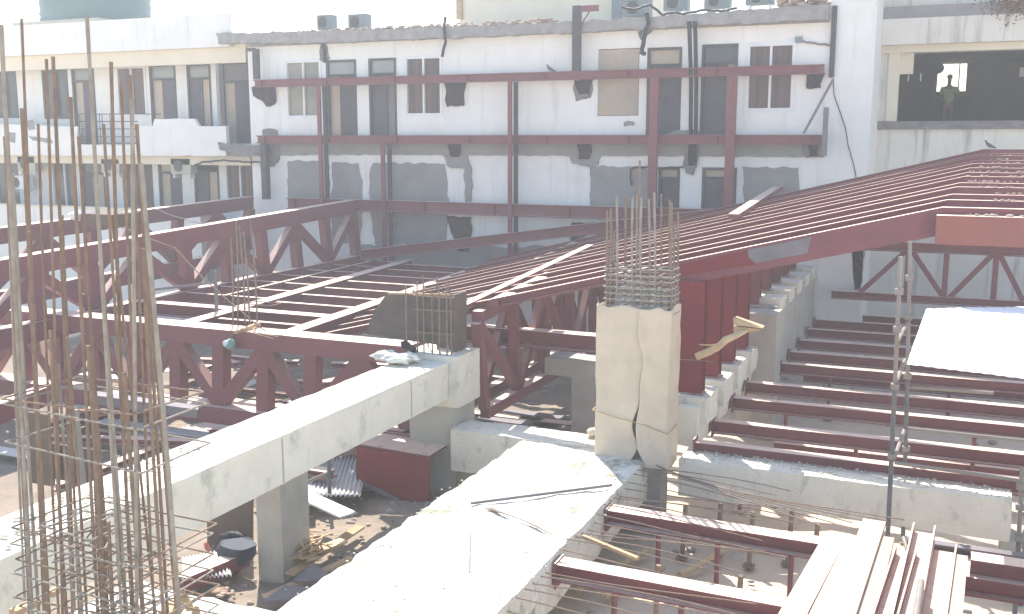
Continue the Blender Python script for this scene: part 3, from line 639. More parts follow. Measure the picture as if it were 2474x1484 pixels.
for i in range(10):
    y = 16.12+1.30*i; zt = roof_z(-3.8, y)-.02 - (.40 if i == 0 else .27); zb = -4.17 if i < 4 else -3.32
    if 4 <= i and y < 21.5: zb = -3.5
    t = thing('steel_post', f'tall red steel post under the rafters, {ORD[i]} counting back from the wrapped column', 'steel post', (-3.85, y+.2, zb), 'red posts on the concrete beam')
    X0 = py((1646, 1690)[0], 850, 16.12).x if i == 0 else -3.93
    MB().ibeam((-3.80, y+.16, zb+.02), (-3.80, y+.16, zt+.06), .42, .26, .022, .02, up=(0, -1, 0), top=False).build('column', 'bright_red_steel' if i < 4 else 'maroon_steel', t)
    MB().box(-4.04, -3.56, y-.02, y+.36, zb, zb+.018).build('base_plate', 'maroon_steel', t)

# ================================================================== RIGHT JOISTS
jy = [15.65, 17.28, 19.02, 20.4, 22.45, 23.8, 25.3, 26.9, 28.4, 29.6]
for i, y in enumerate(jy):
    y = y*.967 if i else 15.38
    x0 = -3.5 if i < 4 else -3.15
    t = thing('floor_joist', ('maroon floor joist nearest the concrete cross beam at right' if i == 0 else f'maroon floor joist at right, {ORD[i]} one behind the concrete cross beam'), 'steel joist', (0, y, -4.9), 'floor joists right of the red posts')
    MB().ibeam((x0, y, -4.72), (5, y+.02*i, -4.72), .20, .22, .02, .02).build('beam', 'maroon_steel', t)
    MB().box(x0+.001, x0+.02, y-.14, y+.14, -4.99 if i else -4.865, -4.66).build('end_plate', 'maroon_steel', t)
# lower joists half hidden
for k, (y, z, xa, xb) in enumerate(((18.3, -5.45, -2.7, 4), (24.5, -5.5, -3, 4))):
    tag(MB().ibeam((xa, y, z), (xb, y, z), .2, .22).build('lower_beam', 'maroon_steel'), ('near' if k == 0 else 'far')+' of two maroon beams lying low beneath the right floor joists', 'steel beam')
for i, (x, y) in enumerate(((-2.9, 16.2), (-2.6, 18.9), (-1.2, 17.1), (.6, 18.2), (-2.2, 22.5), (.2, 22.6), (1.6, 16.4))):
    t = thing('prop_post', ['slim prop nearest the column foot under the right joists', 'slim prop under the right joists by the near stepped beam', 'slim prop under the right joists left of the scaffold', 'slim prop under the right joists just right of the scaffold', 'slim prop deep under the far right joists at left', 'slim prop deep under the far joists below the white sheet', 'slim prop under the nearest joist at the right edge'][i], 'prop', (x, y, GZ), 'slim props under right floor joists')
    MB().tube((x, y, GZ-.1), (x, y, -4.95), .035).build('tube', 'maroon_steel', t); MB().box(x-.09, x+.09, y-.09, y+.09, GZ+.02, GZ+.04).build('base_plate', 'maroon_steel', t)

# back truss at right
t = thing('steel_truss', 'maroon truss with diagonal braces under the right end of the roof', 'steel truss', (0, 26.9, -3.8))
TY = 26.9; zt = py(2185, 585, TY).z; zb = py(2200, 712, TY).z
MB().ibeam((-2.2, TY, zt), (4, TY, zt), .22, .24).build('top_chord', 'maroon_steel', t); MB().ibeam((-2.7, TY, zb), (4, TY, zb), .22, .2).build('bottom_chord', 'maroon_steel', t)
X = lambda v: py(v, 650, TY).x
for a, b in ((2192, 2192), (2284, 2284), (2404, 2404)): MB().beam((X(a), TY, zt-.24), (X(a), TY, zb), .13, .12, (0, 1, 0), False).build('vertical', 'maroon_steel', t)
for a, b in ((2185, 2080), (2200, 2282), (2395, 2298), (2412, 2478), (2585, 2490)): MB().beam((X(a), TY+.02, zt-.22), (X(b), TY+.02, zb-.02), .12, .1, (0, 1, 0), False).build('diagonal', 'maroon_steel', t)
tag(MB().box(*fr(2035, 605, 2048, 720, 28)[:2], 28, 28.2, GZ, py(2040, 600, 28).z).build('steel_post', 'dark_steel'), 'dark steel post at the far end of the right joists', 'steel post')
tag(ngon_patch([(2058, 604), (2090, 604), (2084, 660), (2078, 700), (2066, 700), (2060, 640)], 27.6, .12, .06, 4).build('broken_pier', 'broken_brick'), 'broken brown brick pier remnant behind the right truss', 'brick pier')

# ================================================================== TRUSSES
def truss(name, label, bot0, bot1, top0, top1, nodes, wv=.16, wc=.26, hc=.24, first_up=True, bh=None):
    """planar truss between chord end points; chords' top centre line"""
    b0, b1, t0, t1 = map(Vector, (bot0, bot1, top0, top1))
    t = thing(name, label, 'steel truss', (b0+b1)/2)
    MB().beam(t0, t1, wc, hc).build('top_chord', 'maroon_steel', t); MB().beam(b0, b1, wc, bh or hc).build('bottom_chord', 'maroon_steel', t)
    ax = (b1-b0).normalized(); side = ax.cross(Vector((0, 0, 1))).normalized()
    for k in range(nodes+1):
        f = k/nodes; tp = t0.lerp(t1, f)-Vector((0, 0, hc)); bp = b0.lerp(b1, f)
        MB().beam(tp, bp, wv, wv*.9, side, False).build('vertical', 'maroon_steel', t)
        if k < nodes:
            g = (k+1)/nodes; up0 = (k % 2 == 0) == first_up
            if up0: p, q = t0.lerp(t1, f)-Vector((0, 0, hc)), b0.lerp(b1, g)
            else: p, q = b0.lerp(b1, f), t0.lerp(t1, g)-Vector((0, 0, hc))
            MB().beam(p+side*.01, q+side*.01, wv*.85, wv*.8, side, False).build('diagonal', 'maroon_steel', t)
    return t
GX2_ = lambda y: -11.4-(y-15.6)*.085
# near long truss along X
truss('steel_truss', 'long maroon truss across the left foreground with a wide pale top chord', (-20.3, 15.5, -5.15), (-8.72, 15.5, -5.15), (-20.3, 15.5, -3.6), (-8.60, 15.5, -3.6), 11, .27, .50, .33)
# left truss running back
truss('steel_truss', 'maroon truss at left running back towards the white block, lower of two parallel ones', (-17.3, 12.2, -3.75), (-16.75, 26.6, -3.55), (-17.35, 12.2, -2.45), (-16.85, 26.6, -1.85), 10, .26, .32, .40)
truss('steel_truss', 'maroon truss farther left and behind, running back to the corner of the white block', (-22.2, 13, -3.9), (-21.2, 27, -3.6), (-22.0, 13, -2.35), (-21.0, 27, -1.86), 9, .28, .34, .40)
# twin trusses under rafters
truss('steel_truss', 'left one of the twin maroon trusses under the rafters, open box end towards the viewer', (-8.2, 16.1, -4.85), (-8.2, 23.3, -4.85), (-8.2, 15.75, -3.06), (-8.2, 23.3, -2.75), 5, .18, .18, .20)
truss('steel_truss', 'right one of the twin maroon trusses under the rafters, beside the wrapped column', (-7.6, 16.3, -4.85), (-7.6, 23.9, -4.85), (-7.6, 16.0, -3.02), (-7.6, 23.9, -2.66), 5, .18, .18, .20)
pb = pz(1330, 800, -3.75)
tag(MB().ibeam((GX2_(pb.y), pb.y, -3.75), (-5.6, pb.y, -3.75), .34, .34).build('floor_beam', 'maroon_steel'), 'thick maroon cross beam passing behind the twin trusses at mid height', 'steel beam')
# inclined far beam
p = py(870, 605, 26.4); q = py(1700, 508, 26.4)
tag(MB().ibeam(p, q, .25, .30).build('sloping_beam', 'maroon_steel'), 'sloping maroon beam in front of the dark holes near the foot of the white block', 'steel beam')

# left floor grid
def tb(p, q, wd, h, label, name='floor_beam', grp=None, mm='maroon_steel'):
    return tag(MB().ibeam(p, q, wd, h, .02, .03).build(name, mm), label, 'steel beam', grp)
GX1 = lambda y: -13.9-(y-15.8)*.1
GX2 = lambda y: -11.4-(y-15.6)*.085
tb((GX1(15.8), 15.8, -3.62), (GX1(27), 27, -3.62), .34, .30, 'wide pale topped floor beam running back from the near truss, left of two')
tb((GX2(15.8), 15.8, -3.62), (GX2(27), 27, -3.62), .34, .30, 'wide pale topped floor beam running back from the near truss, at the foot of the rafters')
tb((-15.6, 19, -3.64), (-16.0, 26.5, -3.64), .10, .2, 'thin floor beam beside the left trusses, running back')
ys = [pz(*p, -3.66).y for p in ((678, 728), (738, 710), (795, 694), (848, 678), (903, 664), (943, 650), (983, 638))]
ys = [16.6] + ys
for i, y in enumerate(ys):
    tag(MB().ibeam((GX1(y)+.18, y, -3.67), (GX2(y)-.18, y, -3.67), .13, .24, .02, .02).build('floor_joist', 'maroon_steel'), f'short maroon floor joist between the two wide floor beams, {ORD[i]} from the near truss', 'steel joist', 'short joists between the wide floor beams')
    if y > 17.4: tag(MB().ibeam((-16.9, y+.3, -3.67), (GX1(y)-.18, y+.3, -3.67), .11, .24, .02, .02).build('floor_joist', 'maroon_steel'), f'short maroon floor joist beside the left truss, {ORD[i-1]} from the front', 'steel joist', 'short joists beside the left truss')
tb((-16.9, 17.55, -3.635), (GX2(17.5)-.18, 17.55, -3.635), .34, .28, 'wide pale topped cross beam over the short joists behind the near truss')
# ================================================================== CONCRETE BEAMS AND SLAB
cb = thing('concrete_beam', 'long sunlit concrete beam from the rebar cage to the left column', 'concrete beam', (-8.1, 10, -4.4))
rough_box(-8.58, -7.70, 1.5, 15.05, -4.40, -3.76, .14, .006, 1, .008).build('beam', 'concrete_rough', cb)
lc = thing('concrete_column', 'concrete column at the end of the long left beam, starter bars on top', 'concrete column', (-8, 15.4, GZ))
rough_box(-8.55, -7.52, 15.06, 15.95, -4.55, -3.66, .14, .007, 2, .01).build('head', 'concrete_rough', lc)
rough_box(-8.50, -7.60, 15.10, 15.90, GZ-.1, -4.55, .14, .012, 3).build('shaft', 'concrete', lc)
x = thing('concrete_beam', 'short concrete cross beam between the left column and the wrapped column', 'concrete beam', (-6.2, 15.2, -5))
rough_box(-7.58, -4.78, 14.88, 15.55, -5.6, -4.88, .14, .008, 4, .015).build('beam', 'concrete_rough', x)
x = thing('concrete_beam', 'concrete cross beam running right from the wrapped column, rough sunlit top', 'concrete beam', (0, 15.2, -5))
rough_box(-3.62, 1.02, 14.82, 15.5, -5.46, -4.88, .10, .008, 6, .014).build('beam', 'concrete_rough', x)
rough_box(.92, 1.30, 14.86, 15.45, GZ-.1, -5.47, .14, .01, 8).build('support', 'concrete', x)
sl = thing('concrete_slab', 'broad white sunlit concrete slab beam in the middle foreground', 'concrete slab', (-5.1, 10, -5))
rough_box(-6.24, -4.08, 3.0, 14.87, -5.55, -4.9, .13, .02, 7, .02).build('slab', 'slab_concrete', sl)
rough_box(-5.9, -4.6, 13.2, 14.7, GZ-.1, -5.56, .2, .01, 11).build('support', 'concrete', sl)
for yj in (10.35, 13.75): MB().box(-7.70, -7.690, yj, yj+.018, -4.39, -3.80).build('joint', 'concrete', cb)
uc = thing('concrete_column', 'bare concrete column standing under the long left beam', 'concrete column', (-8.3, 11.1, GZ))
rough_box(-8.62, -8.2, 10.95, 11.6, GZ-.1, -4.41, .14, .01, 12).build('shaft', 'concrete', uc)

# main column wrapped in burlap
mc = thing('concrete_column', 'tall burlap wrapped concrete column with a split front, rebar on top', 'concrete column', (-4.25, 15, GZ))
rough_box(-4.80, -3.86, 14.72, 15.12, GZ-.1, -2.62, .15, .01, 13, .03).build('shaft', 'cement_render', mc)
def cloth(path_fn, nz_, nu, z0, z1, th=.012):
    vs = []
    for j in range(nz_+1):
        z = z0+(z1-z0)*j/nz_
        for i in range(nu+1):
            q = path_fn(i/nu, z, j/nz_); k = (j/nz_)**12
            vs.append((q[0], q[1], q[2]+k*.05*noise.noise(Vector((q[0]*6, q[1]*6, 3)))))
    mb = MB(); mb.add(vs, [(j*(nu+1)+i, j*(nu+1)+i+1, (j+1)*(nu+1)+i+1, (j+1)*(nu+1)+i) for j in range(nz_) for i in range(nu)], True)
    return mb
Yf = 14.62; Yb = 15.22; XA = -4.90; XB = -3.76
def seam(z):      # centre of the split and half width of the gap
    cx = -4.20+.045*math.sin(z*3.4+.8)+.02*math.sin(z*9)
    g = .030*math.exp(-((z+4.35)/.26)**2) + .035*math.exp(-((z+3.7)/.12)**2)*0 + (.11*min(1, (-4.70-z)/.22)**1.2 if z < -4.70 else 0)
    return cx, g+.003
def left_sheet(u, z, v):
    cx, g = seam(z); L1 = Yb-Yf; L2 = (cx-g)-XA; s = u*(L1+L2)
    if s < L1: x, y = XA, Yb-s
    else: x, y = XA+(s-L1), Yf
    p = Vector((x*2, y*2, z*1.3)); d = .022*noise.noise(p)+.012*noise.noise(p*3)
    if s < L1: x += d-.01
    else:
        y += d - .05*math.exp(-((u-1)/.10)**2)*(.4+noise.noise(Vector((z*2, 0, 0))))
    if z < -4.6: y -= (-4.6-z)*.12; x -= (-4.6-z)*.02
    return (x, y, z)
def right_sheet(u, z, v):
    cx, g = seam(z); L2 = XB-(cx+g); L1 = Yb-Yf; s = u*(L1+L2)
    if s < L2: x, y = (cx+g)+s, Yf-.02
    else: x, y = XB, Yf-.02+(s-L2)
    p = Vector((x*2+5, y*2, z*1.3)); d = .022*noise.noise(p)+.012*noise.noise(p*3)
    if s < L2: y += d - .05*math.exp(-(u/.12)**2)*(.6+noise.noise(Vector((z*2, 3, 0))))
    else: x += d+.01
    if z < -4.6: y -= (-4.6-z)*.10; x += (-4.6-z)*.02
    return (x, y, z)
for fn, zlo in ((left_sheet, -4.93), (right_sheet, -5.0)):
    o = cloth(fn, 70, 60, zlo, -2.52).build('burlap_wrap', 'burlap', mc)
    s = o.modifiers.new('solid', 'SOLIDIFY'); s.thickness = .015

tag(MB().path([(-4.94, 15.0, -4.15), (-4.94, 14.57, -4.17), (-4.5, 14.56, -4.26), (-4.2, 14.56, -4.30), (-3.73, 14.55, -4.42), (-3.72, 15.1, -4.40)], .008, 6).build('rope', 'rope'), 'thin slack rope tied round the lower half of the wrapped column', 'rope')
# ------------------------------------------------------------------ rebar helpers
def rebar(mb, p, q, r, bend=.0, n=8):
    p = Vector(p); q = Vector(q); k = 14; pts = []; rs = []
    for i in range(k+1):
        f = i/k; a = p.lerp(q, f); a += Vector((math.sin(f*math.pi)*bend, 0, 0)); pts.append(a); rs.append(r*(1+.08*math.sin(i*2.3)))
    return mb.path(pts, r, n, rs)
def loop(mb, x0, x1, y0, y1, z, r, tilt=0):
    c = [(x0, y0, z+tilt), (x1, y0, z-tilt), (x1, y1, z-tilt*.5), (x0, y1, z+tilt*.5)]
    for i in range(4): mb.tube(c[i], c[(i+1) % 4], r, 6)
# cage on main column
cg = thing('rebar_cage', 'rebar cage with cement splashed stirrups on top of the wrapped column', 'rebar cage', (-4.25, 15.2, -2.6))
CZ0 = -2.66
bars = [(1465, 510), (1476, 505), (1488, 478), (1510, 476), (1530, 478), (1537, 470), (1550, 480), (1567, 482), (1582, 466), (1615, 484), (1622, 490), (1636, 512)]
for i, (bx, by) in enumerate(bars):
    front = i % 2 == 0; Y = 14.76 if front else 15.10
    p = py(bx, 748, Y); q = py(bx+random.uniform(-4, 4), by, Y); p.z = CZ0
    rebar(MB(), p, q, .018, random.uniform(-.02, .02)).build('bar', 'rebar_cement' if i in (2, 4, 5, 6, 7, 8) else 'rebar_rust', cg)
for bx, by, Y in ((1545, 388, 15.1), (1470, 600, 14.9), (1484, 560, 14.95), (1628, 540, 14.9), (1597, 470, 15.1)):
    p = py(bx, 745, Y); q = py(bx, by, Y); p.z = CZ0; rebar(MB(), p, q, .016).build('bar', 'rebar_rust', cg)
for k in range(8):
    z = -2.62+k*.095; j = random.uniform(-.02, .02)
    for a, b in (((-4.83, -3.76), (14.72, 15.14)), ((-4.55, -4.0), (14.70, 15.16))):
        mb = MB(); loop(mb, a[0]+j, a[1]+j, b[0], b[1], z+random.uniform(-.012, .012), .012, random.uniform(-.012, .012)); mb.build('stirrup', 'rebar_cement', cg)
# left column bars
cg = thing('rebar_cage', 'thin starter bars on the left column in front of the dark formwork board', 'rebar cage', (-8, 15.5, -3.7))
for bx, by, Y in ((982, 690, 15.15), (1009, 680, 15.15), (1024, 665, 15.2), (1045, 695, 15.2), (1057, 668, 15.6), (1062, 690, 15.12), (1072, 690, 15.6), (1080, 682, 15.12), (1086, 685, 15.6), (1000, 700, 15.7), (1034, 700, 15.7), (1090, 700, 15.2)):
    p = py(bx, 850, Y); q = py(bx-2, by, Y); p.z = -3.68; rebar(MB(), p, q, .013, 0, 6).build('bar', 'rebar_rust', cg)
for z in (-3.3, -2.9, -2.66): mb = MB(); loop(mb, -8.4, -7.66, 15.13, 15.24, z, .008); mb.build('stirrup', 'rebar_rust', cg)
# bars poking up behind near truss
cg = thing('rebar_cage', 'group of tall thin rusty bars standing behind the near truss chord', 'rebar cage', (-12.3, 16.2, -5))
for bx, by, b2 in ((570, 533, 574), (578, 545, 592), (604, 528, 622), (557, 575, 562), (588, 560, 603)):
    rebar(MB(), py(b2, 800, 16.1), py(bx, by, 16.1), .018, .03, 6).build('bar', 'rebar_rust', cg)
mb = MB(); loop(mb, -12.6, -12.0, 15.95, 16.3, -3.2, .01); mb.build('stirrup', 'rebar_rust', cg)
t = thing('prop_post', 'rusty screw prop standing behind the near truss', 'prop', py(523, 750, 17))
MB().tube(py(523, 750, 17), py(521, 685, 17), .04).build('outer_tube', 'dull_steel', t); MB().tube(py(521, 685, 17)-Vector((0, 0, .02)), py(520, 655, 17), .028).build('inner_tube', 'rebar_rust', t)
tag(MB().beam(py(350, 700, 17), py(520, 680, 17.0), .05, .05).build('steel_rod', 'dull_steel'), 'thin rod lying across from the screw prop to the left', 'rod')

# big left cage
cg = thing('rebar_cage', 'tall leaning rebar cage in the left foreground rising above the roofs', 'rebar cage', (-5.6, 5.7, -3.9))
tall = [  # top px, base px x (at y 1450), Y, radius
    ((2, 60), 75, 5.2), ((52, 45), 112, 5.9), ((112, 143), 150, 5.7), ((128, 137), 178, 6.25), ((210, 40), 292, 5.2), ((170, 235), 235, 5.35),
    ((268, 150), 318, 6.25), ((315, 182), 372, 5.9), ((318, 240), 330, 5.2), ((52, 262), 105, 6.25), ((122, 798), 160, 5.2), ((162, 815), 205, 5.4),
    ((340, 395), 428, 5.2), ((350, 520), 424, 5.9), ((270, 520), 372, 6.25), ((213, 835), 250, 5.3), ((20, 500), 60, 6.25), ((205, 560), 268, 6.3), ((240, 560), 300, 6.0), ((262, 1260), 272, 5.2), ((180, 1230), 196, 5.2), ((12, 330), 70, 5.6), ((345, 600), 395, 5.3), ((292, 200), 345, 5.8), ((30, 420), 92, 5.5), ((92, 300), 140, 6.2), ((150, 520), 190, 6.0), ((190, 330), 258, 5.9), ((228, 430), 305, 5.6), ((250, 300), 322, 5.4), ((330, 300), 402, 6.1), ((70, 560), 118, 5.4), ((140, 880), 172, 5.8), ((300, 900), 345, 5.3), ((225, 980), 246, 6.1)]
for i, ((tx, ty), bx, Y) in enumerate(tall):
    Y = 5.2+(Y-5.2)*.6
    q = py(tx, ty, Y); p = py(bx, 1450, Y); d = (q-p).normalized(); p = p+d*((-3.95-p.z)/d.z)
    o = rebar(MB(), p, q, (.011 if i % 3 else .014)+(.0025 if Y < 5.3 else 0), random.uniform(-.02, .02)).build('bar', 'rebar_rust' if i % 4 else 'rebar_cement', cg)
levels = [-3.78, -3.66, -3.55, -3.42, -3.28, -3.15, -3.0, -2.9, -1.95, -1.88, -2.25]
for k, z in enumerate(levels):
    mb = MB(); loop(mb, -6.34+random.uniform(-.04, .04), -5.03+random.uniform(-.04, .04), 5.16, 5.88, z, .007, random.uniform(-.04, .04)); mb.build('stirrup', 'rebar_rust' if k % 2 else 'rebar_cement', cg)
    if k < 8:
        mb = MB(); a = random.uniform(-6.2, -5.65); mb.tube((a, 5.2, z+.03), (a+random.uniform(.2, .5), 5.86, z+.05), .007, 6); mb.tube((a+.4, 5.2, z+.05), (a-.2+random.uniform(0, .5), 5.86, z+.02), .007, 6)
        loop(mb, a+.05, a+.55, 5.18, 5.86, z+.05, .007, .02); mb.build('cross_tie', 'rebar_cement' if k % 2 else 'rebar_rust', cg)
st = thing('concrete_column', 'pale concrete column stub under the big left rebar cage', 'concrete column', (-5.6, 5.7, GZ))
rough_box(-6.45, -4.80, 5.08, 6.42, GZ-.1, -3.86, .14, .015, 21, .04).build('shaft', 'rag_white', st)
for k, (p0, p1, wd, lab) in enumerate((((30, 1474), (90, 1446), .09, 'left'), ((120, 1430), (145, 1412), .07, 'middle'), ((398, 1478), (440, 1440), .12, 'right'))):
    a = pz(*p0, -3.78); b = pz(*p1, -3.78)
    tag(MB().beam(a, b, wd, .05).build('timber_piece', 'timber'), 'splintered orange timber piece at the foot of the big rebar cage, '+lab+' of three', 'timber', 'timber pieces at cage foot')
mb = MB()
for k in range(5):
    c0 = pz(415+k*11, 1478-12*math.sin(k), -3.72); c1 = c0+Vector((random.uniform(-.06, .06), random.uniform(0, .1), random.uniform(.05, .16))); mb.prism([c0, c0+Vector((.10, 0, .01)), c1+Vector((.03, 0, 0)), c1], (0, .015, 0))
tag(mb.build('torn_plywood', 'bamboo'), 'torn yellowish plywood splinters at the lower right of the big cage', 'plywood')
cable([(370, 505), (440, 530), (497, 542)], 13, .008, 'thin wire stretched from the left cage across to the truss', 'wire', 'dull_steel')
cable([(280, 545), (420, 600), (520, 700), (640, 800)], 15.0, .012, 'thin rusty tie wire slanting down over the left truss', 'wire', 'rebar_rust')

# board boxes
bd = thing('formwork_board', 'dark grey formwork board with a cut corner behind the left starter bars', 'formwork', (-8, 15.3, -3.6))
MB().prism([py(a, b, 15.27) for a, b in ((888, 808), (890, 785), (905, 748), (936, 708), (1088, 712), (1090, 838), (980, 822))], (0, .04, 0)).build('face', 'formwork_grey', bd)
a = py(1088, 712, 15.27); MB().box(a.x, a.x+.05, 15.272, 15.8, -3.64, a.z-.01).build('side', 'plywood', bd)
MB().prism([py(936, 707, 15.23), py(1088, 711, 15.23), py(1088, 715, 15.23), py(936, 711, 15.23)], (0, .035, 0)).build('batten', 'timber', bd)
tag(MB().box(*fr(196, 516, 272, 548, 13.4)[:2], 13.4, 14.1, *fr(196, 518, 272, 548, 13.4)[2:]).build('formwork_box', 'plywood'), 'brown board box on the upper left truss behind the tall bars', 'formwork')
tag(MB().blob(py(182, 522, 13.4), .10, (1.3, 1, .8), 5, 3, .6).build('crumpled_sack', 'rag_white'), 'small crumpled grey sack on the upper left truss', 'sack')
mb = MB()
cen = [pz(925, 868, -3.70), pz(945, 872, -3.70), pz(965, 874, -3.70), pz(985, 870, -3.70), pz(940, 862, -3.70)]
for k, c0 in enumerate(cen): mb.blob(c0+Vector((0, 0, .04)), .16, (1.2, .9, .45), k+3, 3, .8)
tag(mb.build('white_sack', 'rag_white'), 'crumpled white sacking on the end of the long concrete beam', 'sack')
mb = MB()
for k in range(4): mb.blob(py(990, 832, 15.1)+Vector((.05*k-.1, 0, -.03*k)), .07, (1, 1, .9), k, 2, .5)
tag(mb.build('black_rag', 'cable_black'), 'small black bundle under the dark formwork board', 'bundle')
# floodlight on truss
t = thing('flood_lamp', 'round greenish work lamp tied to the near truss top chord', 'work lamp', py(556, 832, 15.1))
c0 = py(556, 832, 15.1)
MB().blob(c0, .11, (1, .9, 1), 1, 3, .05).build('housing', 'lamp_green', t); MB().blob(c0+Vector((-.04, -.06, .02)), .085, (1, .5, .8), 1, 3, .05).build('lens', 'lamp_glass', t)
MB().path([c0, c0+Vector((.05, .05, .15)), c0+Vector((.12, .2, .24)), c0+Vector((.2, .4, .22))], .012).build('cord', 'cable_black', t)
tag(MB().beam(pz(568, 800, -3.55), pz(626, 778, -3.5), .07, .06).build('timber_batten', 'timber'), 'short timber batten on the near truss beside the work lamp', 'timber')
for k in range(3):
    a = pz(575+k*6, 795, -3.575); b = pz(660+k*12, 818-k*4, -3.575)
    tag(MB().tube(a, b, .006, 5).build('tie_wire', 'rope'), f'thin tie wire trailing from the batten on the near truss, {ORD[k]} from the batten end', 'wire', 'tie wires on the near truss')

# red steel box girder left of left column
t = thing('steel_bracket', 'bright red haunched steel plate fixed left of the left column', 'steel bracket', py(950, 1120, 14.45))
MB().prism([py(a, b, 14.45) for a, b in ((860, 1078), (1036, 1108), (1036, 1219), (985, 1216), (965, 1206), (920, 1182), (860, 1156))], (0, .05, 0)).build('web_plate', 'bright_red_steel', t)
MB().prism([py(860, 1076, 14.45), py(1036, 1106, 14.45), py(1036, 1106, 14.45)+Vector((-.0, 1.0, 0)), py(860, 1076, 14.45)+Vector((.0, 1.0, 0))], (0, 0, .03)).build('top_flange', 'maroon_steel', t)
MB().prism([py(a, b, 15.2) for a, b in ((905, 1040), (990, 1052), (990, 1105), (868, 1078))], (0, .04, 0)).build('rear_plate', 'maroon_steel', t)
MB().prism([py(860, 1158, 14.42), py(920, 1184, 14.42), py(985, 1219, 14.42), py(985, 1226, 14.42), py(915, 1192, 14.42), py(860, 1165, 14.42)], (0, .3, 0)).build('bottom_flange', 'dull_steel', t)
t = thing('steel_brace', 'slanted maroon steel brace under the long left beam', 'steel brace', py(690, 1220, 13))
MB().beam(py(712, 1130, 13.2), py(676, 1250, 13.2), .16, .14, (0, 1, 0)).build('bar', 'maroon_steel', t); MB().box(*fr(668, 1248, 690, 1256, 13.1)[:2], 13.05, 13.3, *fr(668, 1248, 690, 1256, 13.1)[2:]).build('foot_plate', 'maroon_steel', t)

# bamboo and ply plates at red posts
t = tag(MB().path([py(1682, 862, 15.6), py(1712, 850, 15.6), py(1735, 838, 15.6), py(1752, 822, 15.6), py(1775, 812, 15.65), py(1800, 800, 15.9)], .06, 10, [.06, .062, .055, .06, .05, .04]).build('bamboo_pole', 'bamboo'), 'thick knotted bamboo pole poking out beside the red posts', 'bamboo pole')
tag(MB().path([py(1690, 833, 15.55), py(1718, 834, 15.5), py(1738, 830, 15.5)], .012, 6).build('rope', 'rope'), 'short rope tied around the bamboo pole', 'rope')
for k, pts in enumerate((((1771, 768), (1840, 792), (1771, 786)), ((1771, 788), (1838, 796), (1815, 803), (1772, 806)))):
    tag(MB().prism([py(a, b, 15.9+.1*k) for a, b in pts], (0, .3, -.02)).build('plywood_offcut', 'bamboo'), ('upper' if k == 0 else 'lower')+' pointed pale plywood offcut wedged beside the red posts', 'plywood')
tag(MB().tube(py(1642, 868, 15.5), py(1724, 874, 15.5), .008, 5).build('thin_rod', 'rebar_rust'), 'thin rod sticking out of the wrapped column below the bamboo', 'rod')

# near joists and props bottom right
for k, (y, lab) in enumerate(((12.72, 'farther of two maroon joists over the sandy pit at lower right'), (10.78, 'nearer of two maroon joists over the sandy pit at lower right'))):
    t = thing('floor_joist', lab, 'steel joist', (-3, y, -5.0))
    MB().ibeam((-4.05, y, -4.99), (-1.12, y-.06, -4.99), .26, .22, .02, .02).build('beam', 'maroon_steel', t)
    MB().box(-4.058, -4.04, y-.15, y+.15, -5.3, -4.97).build('end_plate', 'maroon_steel', t)
    for x in (-3.35, -2.55, -1.6):
        MB().tube((x, y, GZ-.05), (x, y, -5.21), .035).build('prop', 'maroon_steel', t)
for k, (x, y) in enumerate(((-3.3, 13.9), (-2.85, 14.2), (-2.35, 14.0), (-1.85, 14.3), (-1.45, 13.9), (-2.1, 11.8), (-3.1, 11.7))):
    t = thing('prop_post', f'short rusty prop in the sandy pit, {ORD[k]} of the group counting from the slab', 'prop', (x, y, GZ), 'short props in the sandy pit')
    MB().tube((x, y, GZ-.05), (x+.03, y, -5.25), .035).build('tube', 'rebar_rust', t); MB().box(x-.08, x+.08, y-.08, y+.08, GZ+.03, GZ+.05).build('base_plate', 'rebar_rust', t)
# dowels from slab edge
nb = 26
for k in range(nb):
    f = k/(nb-1); y = 14.45-(14.45-8.6)*f; y += random.uniform(-.05, .05); L = random.uniform(1.9, 2.6); dy = random.uniform(-.25, .15)
    z0 = -4.97+random.uniform(-.03, .03); P = []
    for i in range(9):
        u = i/8; P.append((-4.12+L*u, y+dy*u*u+random.uniform(-.004, .004), z0+.06*math.sin(u*2.4+k)+random.uniform(-.003, .003)-.10*u*u*((k % 4)/3)))
    tag(MB().path(P, .008, 5).build('dowel_bar', 'rebar_rust'), f'thin rusty bar sticking out of the broad slab, {ORD[k]} from the wrapped column', 'rebar', 'thin bars projecting from the broad slab')
for k in range(6):
    a = Vector((-3.95+.1*k, 14.6-.1*k, -4.93)); b = Vector((-1.3+.2*k, 12.9+.12*k-.2, -4.8))
    tag(MB().path([a, a.lerp(b, .5)+Vector((0, 0, -.05)), b], .008, 5).build('dowel_bar', 'rebar_rust'), f'thin rusty bar fanning from the wrapped column foot, {ORD[k]} from the back', 'rebar', 'thin bars fanning from the wrapped column')
# stick on dowels, rod on slab, wires on slab
tag(MB().beam(pz(1408, 1292, -4.9), pz(1540, 1346, -4.9), .05, .04).build('timber_stick', 'timber'), 'short pale timber stick lying on the projecting bars', 'timber')
tag(MB().tube(pz(1137, 1216, -4.85), pz(1478, 1172, -4.85), .022, 8).build('steel_rod', 'dull_steel'), 'long grey rod lying across the broad white slab', 'rod')
for k in range(7):
    a = pz(1170+k*3, 1228, -4.865); b = pz(1300+k*7, 1272+k*4, -4.865)
    tag(MB().path([a, a.lerp(b, .5)+Vector((.02, 0, .02)), b], .006, 5).build('tie_wire', 'rebar_rust'), f'thin rusty wire in the fan on the broad white slab, {ORD[k]} from the back', 'wire', 'fan of thin wires on the slab')
tag(MB().tube(pz(1136, 1288, -4.865), pz(1134, 1382, -4.865), .008, 5).build('thin_rod', 'dull_steel'), 'single thin rod on the slab pointing towards the viewer', 'rod')
mb = MB()
